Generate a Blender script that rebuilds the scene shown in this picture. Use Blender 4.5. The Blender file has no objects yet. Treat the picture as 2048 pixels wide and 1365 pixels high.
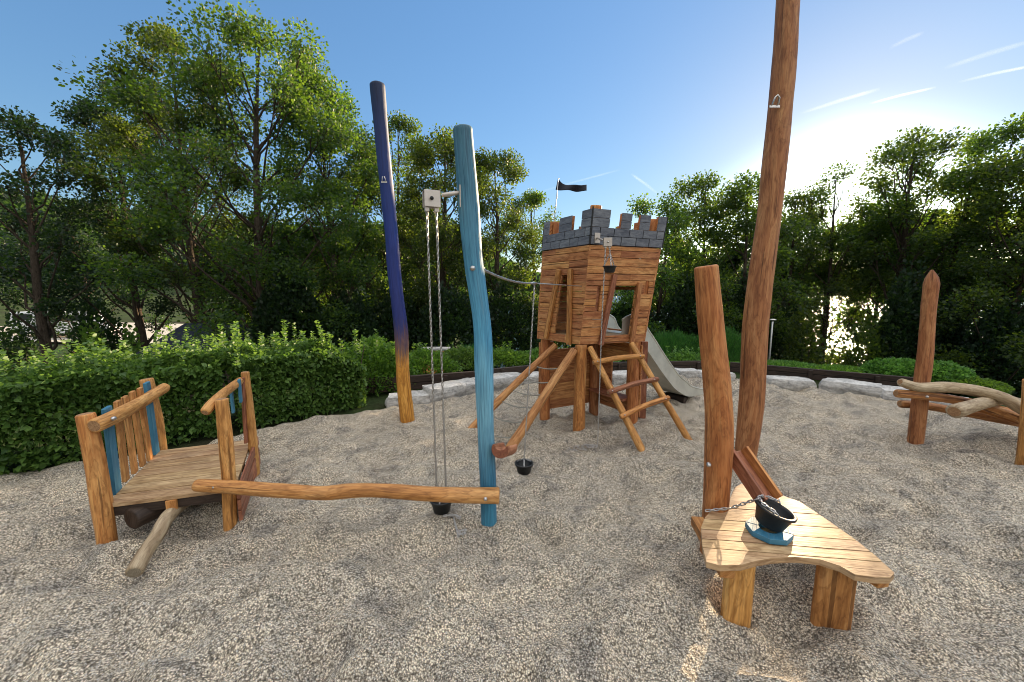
import bpy, math, random
import numpy as np
from mathutils import Vector, Matrix, noise as mnoise
random.seed(7); RNG = np.random.default_rng(7)
PI = math.pi
SC = bpy.context.scene
COL = SC.collection

# ------------------------------------------------------------------ camera
CAM_H, PITCH, FPX = 1.75, math.radians(7.5), 775.0
cam_d = bpy.data.cameras.new("camera"); cam = bpy.data.objects.new("camera", cam_d); COL.objects.link(cam)
cam.location = (0, 0, CAM_H); cam.rotation_euler = (PI/2 - PITCH, 0, 0)
cam_d.sensor_width = 36; cam_d.lens = FPX/2048*36; cam_d.clip_start = .05; cam_d.clip_end = 9000
SC.camera = cam
# ------------------------------------------------------------------ sky, sun, exposure
SUN_EL, SUN_AZ = math.radians(13.4), math.radians(39.3)
sdir0 = (math.sin(SUN_AZ), math.cos(SUN_AZ), 0)
w = bpy.data.worlds.new("World"); SC.world = w; w.use_nodes = True
wn = w.node_tree.nodes; wl = w.node_tree.links; wn.clear()
wo = wn.new('ShaderNodeOutputWorld'); bg = wn.new('ShaderNodeBackground'); sky = wn.new('ShaderNodeTexSky')
sky.sky_type = 'NISHITA'; sky.sun_disc = False; sky.sun_elevation = SUN_EL; sky.sun_rotation = SUN_AZ
sky.air_density = 1.0; sky.dust_density = .25; sky.ozone_density = 2.2; sky.altitude = 300
bg.inputs[1].default_value = .15
# clear evening sky: a little deeper blue away from the sun, full strength in the glow round it
hs_ = wn.new('ShaderNodeHueSaturation'); hs_.inputs['Saturation'].default_value = 1.12; wl.new(sky.outputs[0], hs_.inputs['Color'])
bw = wn.new('ShaderNodeRGBToBW'); wl.new(sky.outputs[0], bw.inputs[0])
mr = wn.new('ShaderNodeMapRange'); mr.interpolation_type = 'SMOOTHSTEP'; wl.new(bw.outputs[0], mr.inputs[0])
for i_, v_ in ((1, 5.6), (2, 12.0), (3, 0.0), (4, 1.0)): mr.inputs[i_].default_value = v_
pw_ = wn.new('ShaderNodeMath'); pw_.operation = 'POWER'; wl.new(bw.outputs[0], pw_.inputs[0]); pw_.inputs[1].default_value = -.4
ml_ = wn.new('ShaderNodeMath'); ml_.operation = 'MULTIPLY'; wl.new(pw_.outputs[0], ml_.inputs[0]); ml_.inputs[1].default_value = .69
mf_ = wn.new('ShaderNodeMix'); mf_.data_type = 'FLOAT'; wl.new(mr.outputs[0], mf_.inputs[0]); wl.new(ml_.outputs[0], mf_.inputs[2]); mf_.inputs[3].default_value = 1.0
wl.new(mf_.outputs[0], hs_.inputs['Value']); # unseen bright cloud added overhead and behind the camera to fill the shaded gravel
def wnode(t, ins, **kw):
    nd = wn.new(t)
    for k, v in kw.items(): setattr(nd, k, v)
    for k, v in ins.items():
        if isinstance(v, bpy.types.NodeSocket): wl.new(v, nd.inputs[k])
        else: nd.inputs[k].default_value = v
    return nd
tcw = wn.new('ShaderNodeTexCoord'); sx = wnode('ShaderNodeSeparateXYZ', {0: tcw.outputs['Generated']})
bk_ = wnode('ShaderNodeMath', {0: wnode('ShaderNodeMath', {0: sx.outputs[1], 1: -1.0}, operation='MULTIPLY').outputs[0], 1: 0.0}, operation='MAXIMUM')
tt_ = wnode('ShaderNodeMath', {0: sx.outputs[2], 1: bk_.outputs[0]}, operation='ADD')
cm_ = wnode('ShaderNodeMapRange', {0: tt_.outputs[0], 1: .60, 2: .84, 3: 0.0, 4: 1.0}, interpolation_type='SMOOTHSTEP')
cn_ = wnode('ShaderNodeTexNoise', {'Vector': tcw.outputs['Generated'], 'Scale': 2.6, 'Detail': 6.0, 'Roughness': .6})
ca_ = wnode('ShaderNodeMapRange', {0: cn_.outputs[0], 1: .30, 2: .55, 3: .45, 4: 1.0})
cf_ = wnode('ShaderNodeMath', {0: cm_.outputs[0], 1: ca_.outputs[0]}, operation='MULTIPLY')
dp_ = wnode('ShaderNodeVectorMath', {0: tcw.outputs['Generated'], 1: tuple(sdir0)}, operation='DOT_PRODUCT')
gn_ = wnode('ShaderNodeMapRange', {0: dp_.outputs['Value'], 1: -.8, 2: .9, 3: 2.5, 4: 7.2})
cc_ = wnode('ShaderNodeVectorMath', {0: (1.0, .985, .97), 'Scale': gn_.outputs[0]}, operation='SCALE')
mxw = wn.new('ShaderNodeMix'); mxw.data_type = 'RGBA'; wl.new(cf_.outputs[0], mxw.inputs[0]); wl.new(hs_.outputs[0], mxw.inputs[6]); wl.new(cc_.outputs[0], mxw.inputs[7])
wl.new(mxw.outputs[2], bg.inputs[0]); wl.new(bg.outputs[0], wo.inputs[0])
sd = bpy.data.lights.new("sun", 'SUN'); so = bpy.data.objects.new("sun", sd); COL.objects.link(so)
sd.energy = 5.0; sd.angle = math.radians(.55); sd.color = (1.0, .76, .48)
sdir = Vector((math.sin(SUN_AZ)*math.cos(SUN_EL), math.cos(SUN_AZ)*math.cos(SUN_EL), math.sin(SUN_EL)))
so.rotation_euler = sdir.to_track_quat('Z', 'Y').to_euler(); so.location = (20, 24, 14)
SC.view_settings.view_transform = 'Standard'; SC.view_settings.look = 'None'
SC.view_settings.exposure = 1.5; SC.view_settings.gamma = 1
SC.cycles.pixel_filter_type = 'BLACKMAN_HARRIS'; SC.cycles.filter_width = 1.0; SC.render.filter_size = 1.0
SC.cycles.max_bounces = 8; SC.cycles.transparent_max_bounces = 12; SC.cycles.sample_clamp_indirect = 6

# ------------------------------------------------------------------ measuring helpers
_c, _s = math.cos(PITCH), math.sin(PITCH)
def ray(x, y):
    u = (x-1024)/FPX; v = (y-682.5)/FPX
    return Vector((u, _c - v*_s, -_s - v*_c))
def G(x, y, z=0.0):
    d = ray(x, y); s = (z-CAM_H)/d.z
    return Vector((d.x*s, d.y*s, z))
def P(x, y, Y):
    d = ray(x, y); s = Y/d.y
    return Vector((d.x*s, Y, CAM_H + d.z*s))

# ------------------------------------------------------------------ objects and tags
def tag(o, label=None, cat=None, group=None, kind=None):
    if label: o['label'] = label
    if cat: o['category'] = cat
    if group: o['group'] = group
    if kind: o['kind'] = kind
    return o
def thing(name, loc, label, cat, group=None):
    o = bpy.data.objects.new(name, None); COL.objects.link(o); o.location = loc; o.empty_display_size = .1
    return tag(o, label, cat, group)
def root_loc(o):
    while o.parent: o = o.parent
    return o.location.copy()
class MB:
    def __init__(s): s.v = []; s.f = []; s.uv = []; s.m = []; s.sm = []
    def face(s, idx, uvs, m=0, smooth=False):
        s.f.append(idx); s.uv.append(uvs); s.m.append(m); s.sm.append(smooth)
    def hexa(s, b, axis_u=None, m=0):
        """b = 8 points: 0-3 bottom ring, 4-7 top ring. Grain (uv v) runs along the longest edge direction."""
        b = [Vector(p) for p in b]; i0 = len(s.v); s.v += b
        e = [b[1]-b[0], b[3]-b[0], b[4]-b[0]]
        g = max(e, key=lambda q: q.length) if axis_u is None else Vector(axis_u)
        g = g.normalized(); ou, ov = random.uniform(0, 50), random.uniform(0, 50)
        for q in ((3,2,1,0), (4,5,6,7), (0,1,5,4), (1,2,6,5), (2,3,7,6), (3,0,4,7)):
            n = (b[q[1]]-b[q[0]]).cross(b[q[2]]-b[q[1]])
            n = n.normalized() if n.length > 1e-12 else Vector((0,0,1))
            t = g - n*g.dot(n)
            if t.length < .3:   # end face
                t = n.orthogonal()
            t.normalize(); w_ = n.cross(t)
            s.face([i0+k for k in q], [(b[k].dot(w_)+ou, b[k].dot(t)+ov) for k in q], m)
    def box(s, c, size, R=None, m=0):
        c = Vector(c); hx, hy, hz = [q/2 for q in size]; R = R or Matrix.Identity(3)
        pts = [c + R @ Vector(p) for p in ((-hx,-hy,-hz),(hx,-hy,-hz),(hx,hy,-hz),(-hx,hy,-hz),(-hx,-hy,hz),(hx,-hy,hz),(hx,hy,hz),(-hx,hy,hz))]
        s.hexa(pts, m=m)
    def beam(s, a, b, w_, t, up=(0,0,1), m=0):
        """board from a to b, width w_ across, thickness t along `up`"""
        a, b = Vector(a), Vector(b); x = (b-a).normalized(); u = Vector(up); u = (u - x*u.dot(x)).normalized(); y = u.cross(x)
        y *= w_/2; u *= t/2
        s.hexa([a-y-u, b-y-u, b+y-u, a+y-u, a-y+u, b-y+u, b+y+u, a+y+u], m=m)
    def plate(s, poly, z0, z1, m=0, grain=(1,0,0)):
        g = Vector(grain).normalized(); h = Vector((-g.y, g.x, 0)); n = len(poly); i0 = len(s.v)
        area = sum(poly[i][0]*poly[(i+1)%n][1]-poly[(i+1)%n][0]*poly[i][1] for i in range(n))
        if area < 0: poly = poly[::-1]
        ou, ov = random.uniform(0, 50), random.uniform(0, 50)
        s.v += [Vector((p[0], p[1], z0)) for p in poly] + [Vector((p[0], p[1], z1)) for p in poly]
        uv = [(Vector((p[0], p[1], 0)).dot(h)+ou, Vector((p[0], p[1], 0)).dot(g)+ov) for p in poly]
        s.face([i0+n+i for i in range(n)], uv, m); s.face([i0+i for i in range(n)][::-1], uv[::-1], m)
        L = 0
        for i in range(n):
            j = (i+1) % n; d = math.dist(poly[i], poly[j])
            s.face([i0+i, i0+j, i0+n+j, i0+n+i], [(0+ou, L), (0+ou, L+d), (z1-z0+ou, L+d), (z1-z0+ou, L)], m); L += d
    def log(s, pts, radii, seg=20, step=.05, lump=.05, seed=0, caps=True, chamf=.012, flat=1.0, point=0):
        pts = [Vector(p) for p in pts]; n = len(pts)
        if not hasattr(radii, '__len__'): radii = [radii]*n
        path = []; rr = []
        for i in range(n-1):
            p0, p1, p2, p3 = pts[max(i-1,0)], pts[i], pts[i+1], pts[min(i+2,n-1)]
            k = max(1, int((p2-p1).length/step))
            for j in range(k):
                t = j/k
                path.append(.5*((2*p1)+(p2-p0)*t+(2*p0-5*p1+4*p2-p3)*t*t+(3*p1-p0-3*p2+p3)*t**3))
                tt = t*t*(3-2*t); rr.append(radii[i]*(1-tt)+radii[i+1]*tt)
        path.append(pts[-1]); rr.append(radii[-1])
        L = [0]
        for i in range(1, len(path)): L.append(L[-1]+(path[i]-path[i-1]).length)
        T0 = (path[1]-path[0]).normalized(); T1 = (path[-1]-path[-2]).normalized()
        if caps:   # chamfered ends
            c = min(chamf, rr[0]*.4)
            path = [path[0]]+[path[0]+T0*c*.35, path[0]+T0*c]+path[1:-1]+[path[-1]-T1*c, path[-1]-T1*c*.35, path[-1]]
            rr = [rr[0]-c]+[rr[0]-c*.3, rr[0]]+rr[1:-1]+[rr[-1], rr[-1]-c*.3, rr[-1]-c]
            L = [0]+[c*.35, c]+L[1:-1]+[L[-1]-c, L[-1]-c*.35, L[-1]]
        N = (Vector((1,0,0)) if abs(T0.x) < .8 else Vector((0,1,0)))
        N = (N - T0*N.dot(T0)).normalized(); i0 = len(s.v); m = len(path); r0 = sum(rr)/m; ov = random.uniform(0, 60)
        for i in range(m):
            T = (path[min(i+1,m-1)]-path[max(i-1,0)]).normalized(); N = (N - T*N.dot(T)).normalized(); B = T.cross(N)
            for k in range(seg):
                a = 2*PI*k/seg
                q = Vector((math.cos(a)*1.1, math.sin(a)*1.1, L[i]*1.6/max(.3, r0*8)+seed*7.3))
                rad = rr[i]*(1+lump*mnoise.noise(q)*1.6 + lump*.5*mnoise.noise(q*2.7))
                s.v.append(path[i]+N*math.cos(a)*rad+B*math.sin(a)*rad*flat)
        per = 2*PI*r0
        for i in range(m-1):
            for k in range(seg):
                k2 = (k+1) % seg
                s.face([i0+i*seg+k, i0+i*seg+k2, i0+(i+1)*seg+k2, i0+(i+1)*seg+k],
                       [(k/seg*per, L[i]+ov), ((k+1)/seg*per, L[i]+ov), ((k+1)/seg*per, L[i+1]+ov), (k/seg*per, L[i+1]+ov)], 0, True)
        if caps:
            for ring, rev in ((0, True), (m-1, False)):
                ids = [i0+ring*seg+k for k in range(seg)]; ctr = path[ring]; ci = len(s.v); s.v.append(ctr)
                for k in range(seg):
                    k2 = (k+1) % seg; a, a2 = 2*PI*k/seg, 2*PI*(k+1)/seg; r_ = rr[ring]
                    f = [ids[k], ids[k2], ci]; uv = [(math.cos(a)*r_, math.sin(a)*r_), (math.cos(a2)*r_, math.sin(a2)*r_), (0, 0)]
                    if rev: f, uv = f[::-1], uv[::-1]
                    s.face(f, uv, 1, False)
        return path, rr
    def tube(s, pts, r, seg=8, step=10., caps=True):
        return s.log(pts, r, seg=seg, step=step, lump=0, caps=caps, chamf=min(.003, (r if not hasattr(r,'__len__') else min(r))*.3))
    def lathe(s, c, prof, seg=32, R=None, closed=False, m=0):
        """prof = list of (radius, height); spun about z then rotated by R and moved to c"""
        c = Vector(c); R = R or Matrix.Identity(3); i0 = len(s.v); n = len(prof); L = 0
        for (r, h) in prof:
            for k in range(seg):
                a = 2*PI*k/seg; s.v.append(c + R @ Vector((r*math.cos(a), r*math.sin(a), h)))
        for i in range(n if closed else n-1):
            j = (i+1) % n
            for k in range(seg):
                k2 = (k+1) % seg
                s.face([i0+i*seg+k, i0+i*seg+k2, i0+j*seg+k2, i0+j*seg+k], [(k/seg, i/n), ((k+1)/seg, i/n), ((k+1)/seg, (i+1)/n), (k/seg, (i+1)/n)], m, True)
    def link_chain(s, pts, pitch=.026, wire=.0032, wid=.009, twist=0.0):
        pts = [Vector(p) for p in pts]; L = [0]
        for i in range(1, len(pts)): L.append(L[-1]+(pts[i]-pts[i-1]).length)
        n = max(1, int(L[-1]/pitch)); hl = pitch/2+wire*.55-wid*.5+.001; M, K = 12, 5
        shape = []
        for k in range(M):
            a = 2*PI*k/M; shape.append((math.cos(a)*wid*.62, math.sin(a)*wid*.62 + (hl if math.sin(a) > 0 else -hl)*1.0))
        for q in range(n):
            d = (q+.5)*pitch; i = max(0, min(len(L)-2, next((j for j in range(len(L)-1) if L[j+1] >= d), len(L)-2)))
            t = (d-L[i])/max(1e-6, L[i+1]-L[i]); c = pts[i].lerp(pts[i+1], t); Z = (pts[i+1]-pts[i]).normalized()
            X = Z.orthogonal().normalized(); X = Matrix.Rotation(PI/2*(q % 2)+twist+random.uniform(-.2,.2), 3, Z) @ X; Y = Z.cross(X); i0 = len(s.v)
            for k in range(M):
                x0, z0 = shape[k]; x1, z1 = shape[(k+1) % M]; x_, z_ = shape[k-1]
                tn = Vector((x1-x_, 0, z1-z_)).normalized(); nn = Vector((tn.z, 0, -tn.x))
                for j in range(K):
                    b = 2*PI*j/K; off = nn*math.cos(b)*wire+Vector((0,1,0))*math.sin(b)*wire
                    v = Vector((x0, 0, z0))+off; s.v.append(c+X*v.x+Y*v.y+Z*v.z)
            for k in range(M):
                for j in range(K):
                    a_, b_, c_, d_ = i0+k*K+j, i0+((k+1)%M)*K+j, i0+((k+1)%M)*K+(j+1)%K, i0+k*K+(j+1)%K
                    s.face([a_, b_, c_, d_], [(0,0)]*4, 0, True)
    def build(s, name, mats, parent=None, origin=None, bevel=0):
        o0 = root_loc(parent) if parent is not None else Vector(origin if origin is not None else (0,0,0))
        me = bpy.data.meshes.new(name); me.from_pydata([tuple(v-o0) for v in s.v], [], s.f)
        uvl = me.uv_layers.new(name="UVMap"); flat = [c for f in s.uv for u in f for c in u]; uvl.data.foreach_set("uv", flat)
        me.polygons.foreach_set("material_index", s.m); me.polygons.foreach_set("use_smooth", s.sm)
        for m in (mats if isinstance(mats, (list, tuple)) else [mats]): me.materials.append(m)
        me.update(); me.validate()
        o = bpy.data.objects.new(name, me); COL.objects.link(o)
        if parent is not None: o.parent = parent
        else: o.location = o0
        if bevel:
            b = o.modifiers.new("edges", 'BEVEL'); b.width = bevel; b.segments = 2; b.limit_method = 'ANGLE'; b.angle_limit = math.radians(40); b.harden_normals = False
        return o

# ------------------------------------------------------------------ materials
class NT:
    def __init__(s, name):
        s.mat = bpy.data.materials.new(name); s.mat.use_nodes = True; s.n = s.mat.node_tree.nodes; s.l = s.mat.node_tree.links; s.n.clear()
        s.out = s.n.new('ShaderNodeOutputMaterial')
    def new(s, t, ins=None, **kw):
        nd = s.n.new(t)
        for k, v in kw.items(): setattr(nd, k, v)
        for k, v in (ins or {}).items():
            sock = nd.inputs[k]
            if isinstance(v, bpy.types.NodeSocket): s.l.new(v, sock)
            else: sock.default_value = v
        return nd
    def ramp(s, fac, stops, interp='LINEAR'):
        r = s.n.new('ShaderNodeValToRGB'); s.l.new(fac, r.inputs[0]); cr = r.color_ramp; cr.interpolation = interp
        while len(cr.elements) < len(stops): cr.elements.new(.5)
        for e, (p, c) in zip(cr.elements, stops): e.position = p; e.color = (*c, 1) if len(c) == 3 else c
        return r.outputs[0]
    def math(s, op, a, b=0.0, clamp=False):
        nd = s.new('ShaderNodeMath', {0: a, 1: b}, operation=op); nd.use_clamp = clamp; return nd.outputs[0]
    def mix(s, fac, a, b, mode='MIX'):
        nd = s.n.new('ShaderNodeMix'); nd.data_type = 'RGBA'; nd.blend_type = mode
        for i, v in ((0, fac), (6, a), (7, b)):
            if isinstance(v, bpy.types.NodeSocket): s.l.new(v, nd.inputs[i])
            else: nd.inputs[i].default_value = v if i == 0 else ((*v, 1) if len(v) == 3 else v)
        return nd.outputs[2]
    def noise(s, vec, scale, detail=4, rough=.55, dist=0.0, w_=None):
        nd = s.n.new('ShaderNodeTexNoise'); nd.inputs['Scale'].default_value = scale; nd.inputs['Detail'].default_value = detail
        nd.inputs['Roughness'].default_value = rough; nd.inputs['Distortion'].default_value = dist
        if w_ is not None: nd.noise_dimensions = '4D'; s.l.new(w_, nd.inputs['W'])
        s.l.new(vec, nd.inputs['Vector']); return nd.outputs[0]
    def mapping(s, vec, scale, loc=(0,0,0)):
        return s.new('ShaderNodeMapping', {'Vector': vec, 'Scale': scale, 'Location': loc}).outputs[0]
    def bump(s, h, strength=.3, dist=.01, normal=None):
        d = {'Height': h, 'Strength': strength, 'Distance': dist}
        if normal is not None: d['Normal'] = normal
        return s.new('ShaderNodeBump', d).outputs[0]
    def bsdf(s, col, rough=.6, normal=None, metal=0.0, spec=.5, **kw):
        d = {'Base Color': (*col, 1) if isinstance(col, tuple) else col, 'Roughness': rough, 'Metallic': metal, 'Specular IOR Level': spec}
        if normal is not None: d['Normal'] = normal
        d.update(kw); b = s.new('ShaderNodeBsdfPrincipled', d); s.l.new(b.outputs[0], s.out.inputs[0]); return b

def wood(name, dark, mid, light, var=.35, rough=.6, crack=.5, paint=None, knots=.5, spec=.35):
    """grain along uv v; paint = list of (v position) handled by colour ramp over object z"""
    t = NT(name); uv = t.new('ShaderNodeUVMap').outputs[0]
    oi = t.new('ShaderNodeObjectInfo').outputs['Random']; geo = t.new('ShaderNodeNewGeometry').outputs['Random Per Island']
    wv = t.math('MULTIPLY', t.math('ADD', oi, geo), 37.0)
    big = t.noise(t.mapping(uv, (7, 1.3, 1)), 1.0, 5, .6, 1.2, wv)
    fine = t.noise(t.mapping(uv, (90, 3.5, 1)), 1.0, 4, .6, .3, wv)
    blot = t.noise(t.mapping(uv, (14, 3.2, 1)), 1.0, 3, .5, 2.5, wv)
    f = t.math('ADD', t.math('MULTIPLY', big, .55), t.math('MULTIPLY', fine, .45))
    col = t.ramp(f, [(.34, dark), (.48, mid), (.62, light)])
    # cathedral figure: thin darker contour lines
    fig = t.math('ABSOLUTE', t.math('SUBTRACT', t.math('FRACT', t.math('MULTIPLY', big, 9.0)), .5))
    figm = t.ramp(fig, [(.0, (.52,.46,.42)), (.20, (1,1,1))])
    col = t.mix(.55*knots*2 if knots < .5 else .6, col, figm, 'MULTIPLY')
    bl = t.ramp(blot, [(.45, (1,1,1)), (.66, (.50,.42,.36))])
    col = t.mix(.7, col, bl, 'MULTIPLY')
    vv = t.math('ADD', t.math('MULTIPLY', geo, var), 1.0-var*.55)
    vv2 = t.math('MULTIPLY', vv, t.math('ADD', t.math('MULTIPLY', oi, var*.5), 1.0-var*.25))
    hs = t.new('ShaderNodeHueSaturation', {'Hue': t.math('ADD', t.math('MULTIPLY', geo, .016), .492), 'Saturation': 1.0, 'Value': vv2, 'Color': col})
    col = hs.outputs[0]
    ck = t.noise(t.mapping(uv, (34, .9, 1)), 1.0, 3, .5, .2, wv)
    ckm = t.ramp(ck, [(.0, (0,0,0)), (.625, (0,0,0)), (.655, (1,1,1))])
    col = t.mix(t.math('MULTIPLY', ckm, crack), col, (dark[0]*.25, dark[1]*.22, dark[2]*.2))
    if paint: col = paint(t, col, uv, fine, big)
    h = t.math('SUBTRACT', t.math('ADD', t.math('MULTIPLY', fine, .5), t.math('MULTIPLY', big, .8)), t.math('MULTIPLY', ckm, 1.0*crack))
    t.bsdf(col, t.math('ADD', t.math('MULTIPLY', fine, .25), rough-.12), t.bump(h, .7, .008), spec=spec)
    return t.mat
def endgrain(name, c1, c2):
    t = NT(name); uv = t.new('ShaderNodeUVMap').outputs[0]
    nz = t.new('ShaderNodeTexNoise', {'Vector': uv, 'Scale': 14.0, 'Detail': 3.0})
    v = t.new('ShaderNodeVectorMath', {0: nz.outputs[1], 1: (.022, .022, 0)}, operation='MULTIPLY').outputs[0]
    v = t.new('ShaderNodeVectorMath', {0: uv, 1: v}, operation='ADD').outputs[0]
    ln = t.new('ShaderNodeVectorMath', {0: v}, operation='LENGTH').outputs['Value']
    r = t.math('SINE', t.math('MULTIPLY', ln, 900.0)); f = t.math('ADD', t.math('MULTIPLY', r, .22), t.noise(uv, 60, 4))
    col = t.ramp(f, [(.25, c1), (.75, c2)])
    t.bsdf(col, .75, t.bump(f, .3, .003), spec=.2); return t.mat
W = {}
W['orange'] = wood('orange_log_wood', (.28,.092,.023), (.52,.208,.058), (.68,.345,.115), crack=.6)
W['yellow'] = wood('yellow_log_wood', (.31,.128,.032), (.55,.255,.072), (.72,.40,.145), crack=.6)
W['brown'] = wood('brown_log_wood', (.26,.098,.031), (.45,.196,.068), (.60,.32,.125), crack=.7)
W['pale'] = wood('pale_weathered_wood', (.26,.18,.10), (.42,.32,.20), (.54,.44,.30), crack=.5)
W['deck'] = wood('worn_deck_wood', (.28,.165,.078), (.47,.305,.155), (.62,.44,.25), var=.2, crack=.4)
W['board'] = wood('tower_board_wood', (.29,.098,.032), (.52,.215,.078), (.68,.36,.145), var=.42, crack=.7, knots=.4)
W['red'] = wood('red_brown_wood', (.18,.062,.030), (.32,.125,.062), (.45,.20,.11), var=.4, crack=.5)
W['dark'] = wood('dark_timber', (.022,.014,.010), (.042,.027,.019), (.07,.046,.032), var=.4, crack=.8)
W['end'] = endgrain('end_grain', (.20,.10,.045), (.42,.25,.13))
W['end_grey'] = endgrain('weathered_end_grain', (.16,.13,.09), (.30,.25,.18))
W['end_dark'] = endgrain('dark_end_grain', (.12,.04,.022), (.26,.10,.055))
def p_blue(t, col, uv, fine, big):
    c = t.ramp(t.math('ADD', t.math('MULTIPLY', big, .7), t.math('MULTIPLY', fine, .3)), [(.3, (.022,.10,.17)), (.5, (.045,.18,.28)), (.68, (.13,.30,.40))])
    wear = t.ramp(t.noise(t.mapping(uv, (30, 2.2, 1)), 1.0, 5, .65), [(.60, (0,0,0)), (.78, (.55,.55,.55))])
    return t.mix(wear, c, col)
W['blue'] = wood('blue_stained_wood', (.16,.12,.08), (.26,.22,.17), (.36,.33,.28), paint=p_blue, crack=.5, rough=.5)
def p_teal(t, col, uv, fine, big):
    # stain over the pole: darker and greener near its top and its foot, lighter in the middle
    z = t.new('ShaderNodeSeparateXYZ', {0: t.new('ShaderNodeTexCoord').outputs['Object']}).outputs[2]
    zz = t.math('ADD', z, t.math('MULTIPLY', t.math('SUBTRACT', big, .5), .9))
    base = t.ramp(t.math('DIVIDE', zz, 3.0), [(.0, (.045,.21,.32)), (.12, (.035,.16,.27)), (.3, (.16,.38,.50)), (.48, (.08,.30,.47)), (.72, (.06,.20,.30)), (.95, (.035,.11,.155))])
    st = t.ramp(fine, [(.36, (.50,.56,.62)), (.60, (1.35,1.25,1.2))]); base = t.mix(.8, base, st, 'MULTIPLY')
    wear = t.ramp(t.noise(t.mapping(uv, (26, 1.3, 1)), 1.0, 5, .65), [(.58, (0,0,0)), (.80, (.45,.45,.45))])
    return t.mix(wear, base, (.25,.36,.38))
W['teal'] = wood('blue_pole_stain', (.16,.12,.08), (.26,.22,.17), (.36,.33,.28), paint=p_teal, crack=.45, rough=.5)
def p_purple(t, col, uv, fine, big):
    z = t.new('ShaderNodeSeparateXYZ', {0: t.new('ShaderNodeTexCoord').outputs['Object']}).outputs[2]
    nz = t.math('ADD', t.math('MULTIPLY', t.math('SUBTRACT', big, .5), .5), t.math('MULTIPLY', t.math('SUBTRACT', fine, .5), .7))
    m = t.ramp(t.math('DIVIDE', t.math('ADD', z, t.math('MULTIPLY', nz, 1.3)), 1.5), [(.0, (0,0,0)), (.52, (0,0,0)), (.70, (.75,.75,.75)), (.90, (1,1,1))])
    # ramp domain is 0..1 metre: paint begins about 0.9 m up
    c = t.ramp(t.math('DIVIDE', z, 4.2), [(.2, (.035,.034,.06)), (.34, (.020,.030,.15)), (.6, (.014,.032,.17)), (.8, (.013,.030,.13)), (1.0, (.010,.022,.06))])
    st = t.ramp(fine, [(.3, (.6,.6,.65)), (.7, (1.5,1.5,1.4))]); c = t.mix(.8, c, st, 'MULTIPLY')
    yc = t.mix(.75, col, (1.5,1.22,.62), 'MULTIPLY')
    return t.mix(m, yc, c)
W['purple'] = wood('purple_stained_pole', (.28,.13,.03), (.48,.26,.07), (.62,.40,.15), paint=p_purple, crack=.4, rough=.55, spec=.3)
W['slate'] = None
def slate():
    t = NT('grey_painted_blocks'); uv = t.new('ShaderNodeUVMap').outputs[0]; geo = t.new('ShaderNodeNewGeometry').outputs['Random Per Island']
    wv = t.math('MULTIPLY', geo, 31.0); n = t.noise(t.mapping(uv, (30, 8, 1)), 1.0, 6, .65, 1.0, wv)
    col = t.ramp(n, [(.3, (.085,.095,.12)), (.55, (.17,.185,.215)), (.75, (.27,.285,.31))])
    col = t.mix(1.0, col, t.ramp(geo, [(0, (.75,.76,.8)), (1, (1.15,1.14,1.1))]), 'MULTIPLY')
    t.bsdf(col, .7, t.bump(n, .4, .004), spec=.3); return t.mat
W['slate'] = slate()
def plain(name, col, rough=.5, metal=0.0, nscale=20., amt=.2, bumps=.15, spec=.5):
    t = NT(name); tc = t.new('ShaderNodeTexCoord').outputs['Object']; n = t.noise(tc, nscale, 5, .6)
    c = t.mix(1.0, col, t.ramp(n, [(.3, (1-amt,)*3), (.7, (1+amt,)*3)]), 'MULTIPLY')
    t.bsdf(c, t.math('ADD', t.math('MULTIPLY', n, .25), rough-.12), t.bump(n, bumps, .003), metal, spec); return t.mat
M_steel = plain('galvanised_steel', (.52,.50,.48), .38, 1.0, 60, .15, .1)
M_steel_d = plain('dull_plate_steel', (.50,.45,.40), .5, .75, 30, .12, .1)
M_slide = plain('brushed_slide_steel', (.62,.60,.53), .45, .55, 5, .14, .1)
M_rubber = plain('black_rubber', (.013,.015,.016), .5, 0, 40, .3, .2)
M_black = plain('black_groove_paint', (.015,.016,.018), .7)
M_rope = plain('pale_rope', (.27,.26,.22), .85, 0, 200, .3, .5)
M_flag = plain('black_flag_cloth', (.012,.013,.022), .85, 0, 30, .3, .2)
M_tealdisc = W['blue']
def stone():
    t = NT('pale_limestone'); tc = t.new('ShaderNodeTexCoord').outputs['Object']
    n = t.noise(t.mapping(tc, (2, 2, 7)), 1.6, 8, .65, .6); n2 = t.noise(tc, 22, 6, .7)
    f = t.math('ADD', t.math('MULTIPLY', n, .65), t.math('MULTIPLY', n2, .35))
    col = t.ramp(f, [(.33, (.12,.12,.115)), (.45, (.36,.35,.33)), (.58, (.62,.60,.565))])
    t.bsdf(col, .85, t.bump(f, 1.0, .06), spec=.2); return t.mat
M_stone = stone()
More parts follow.
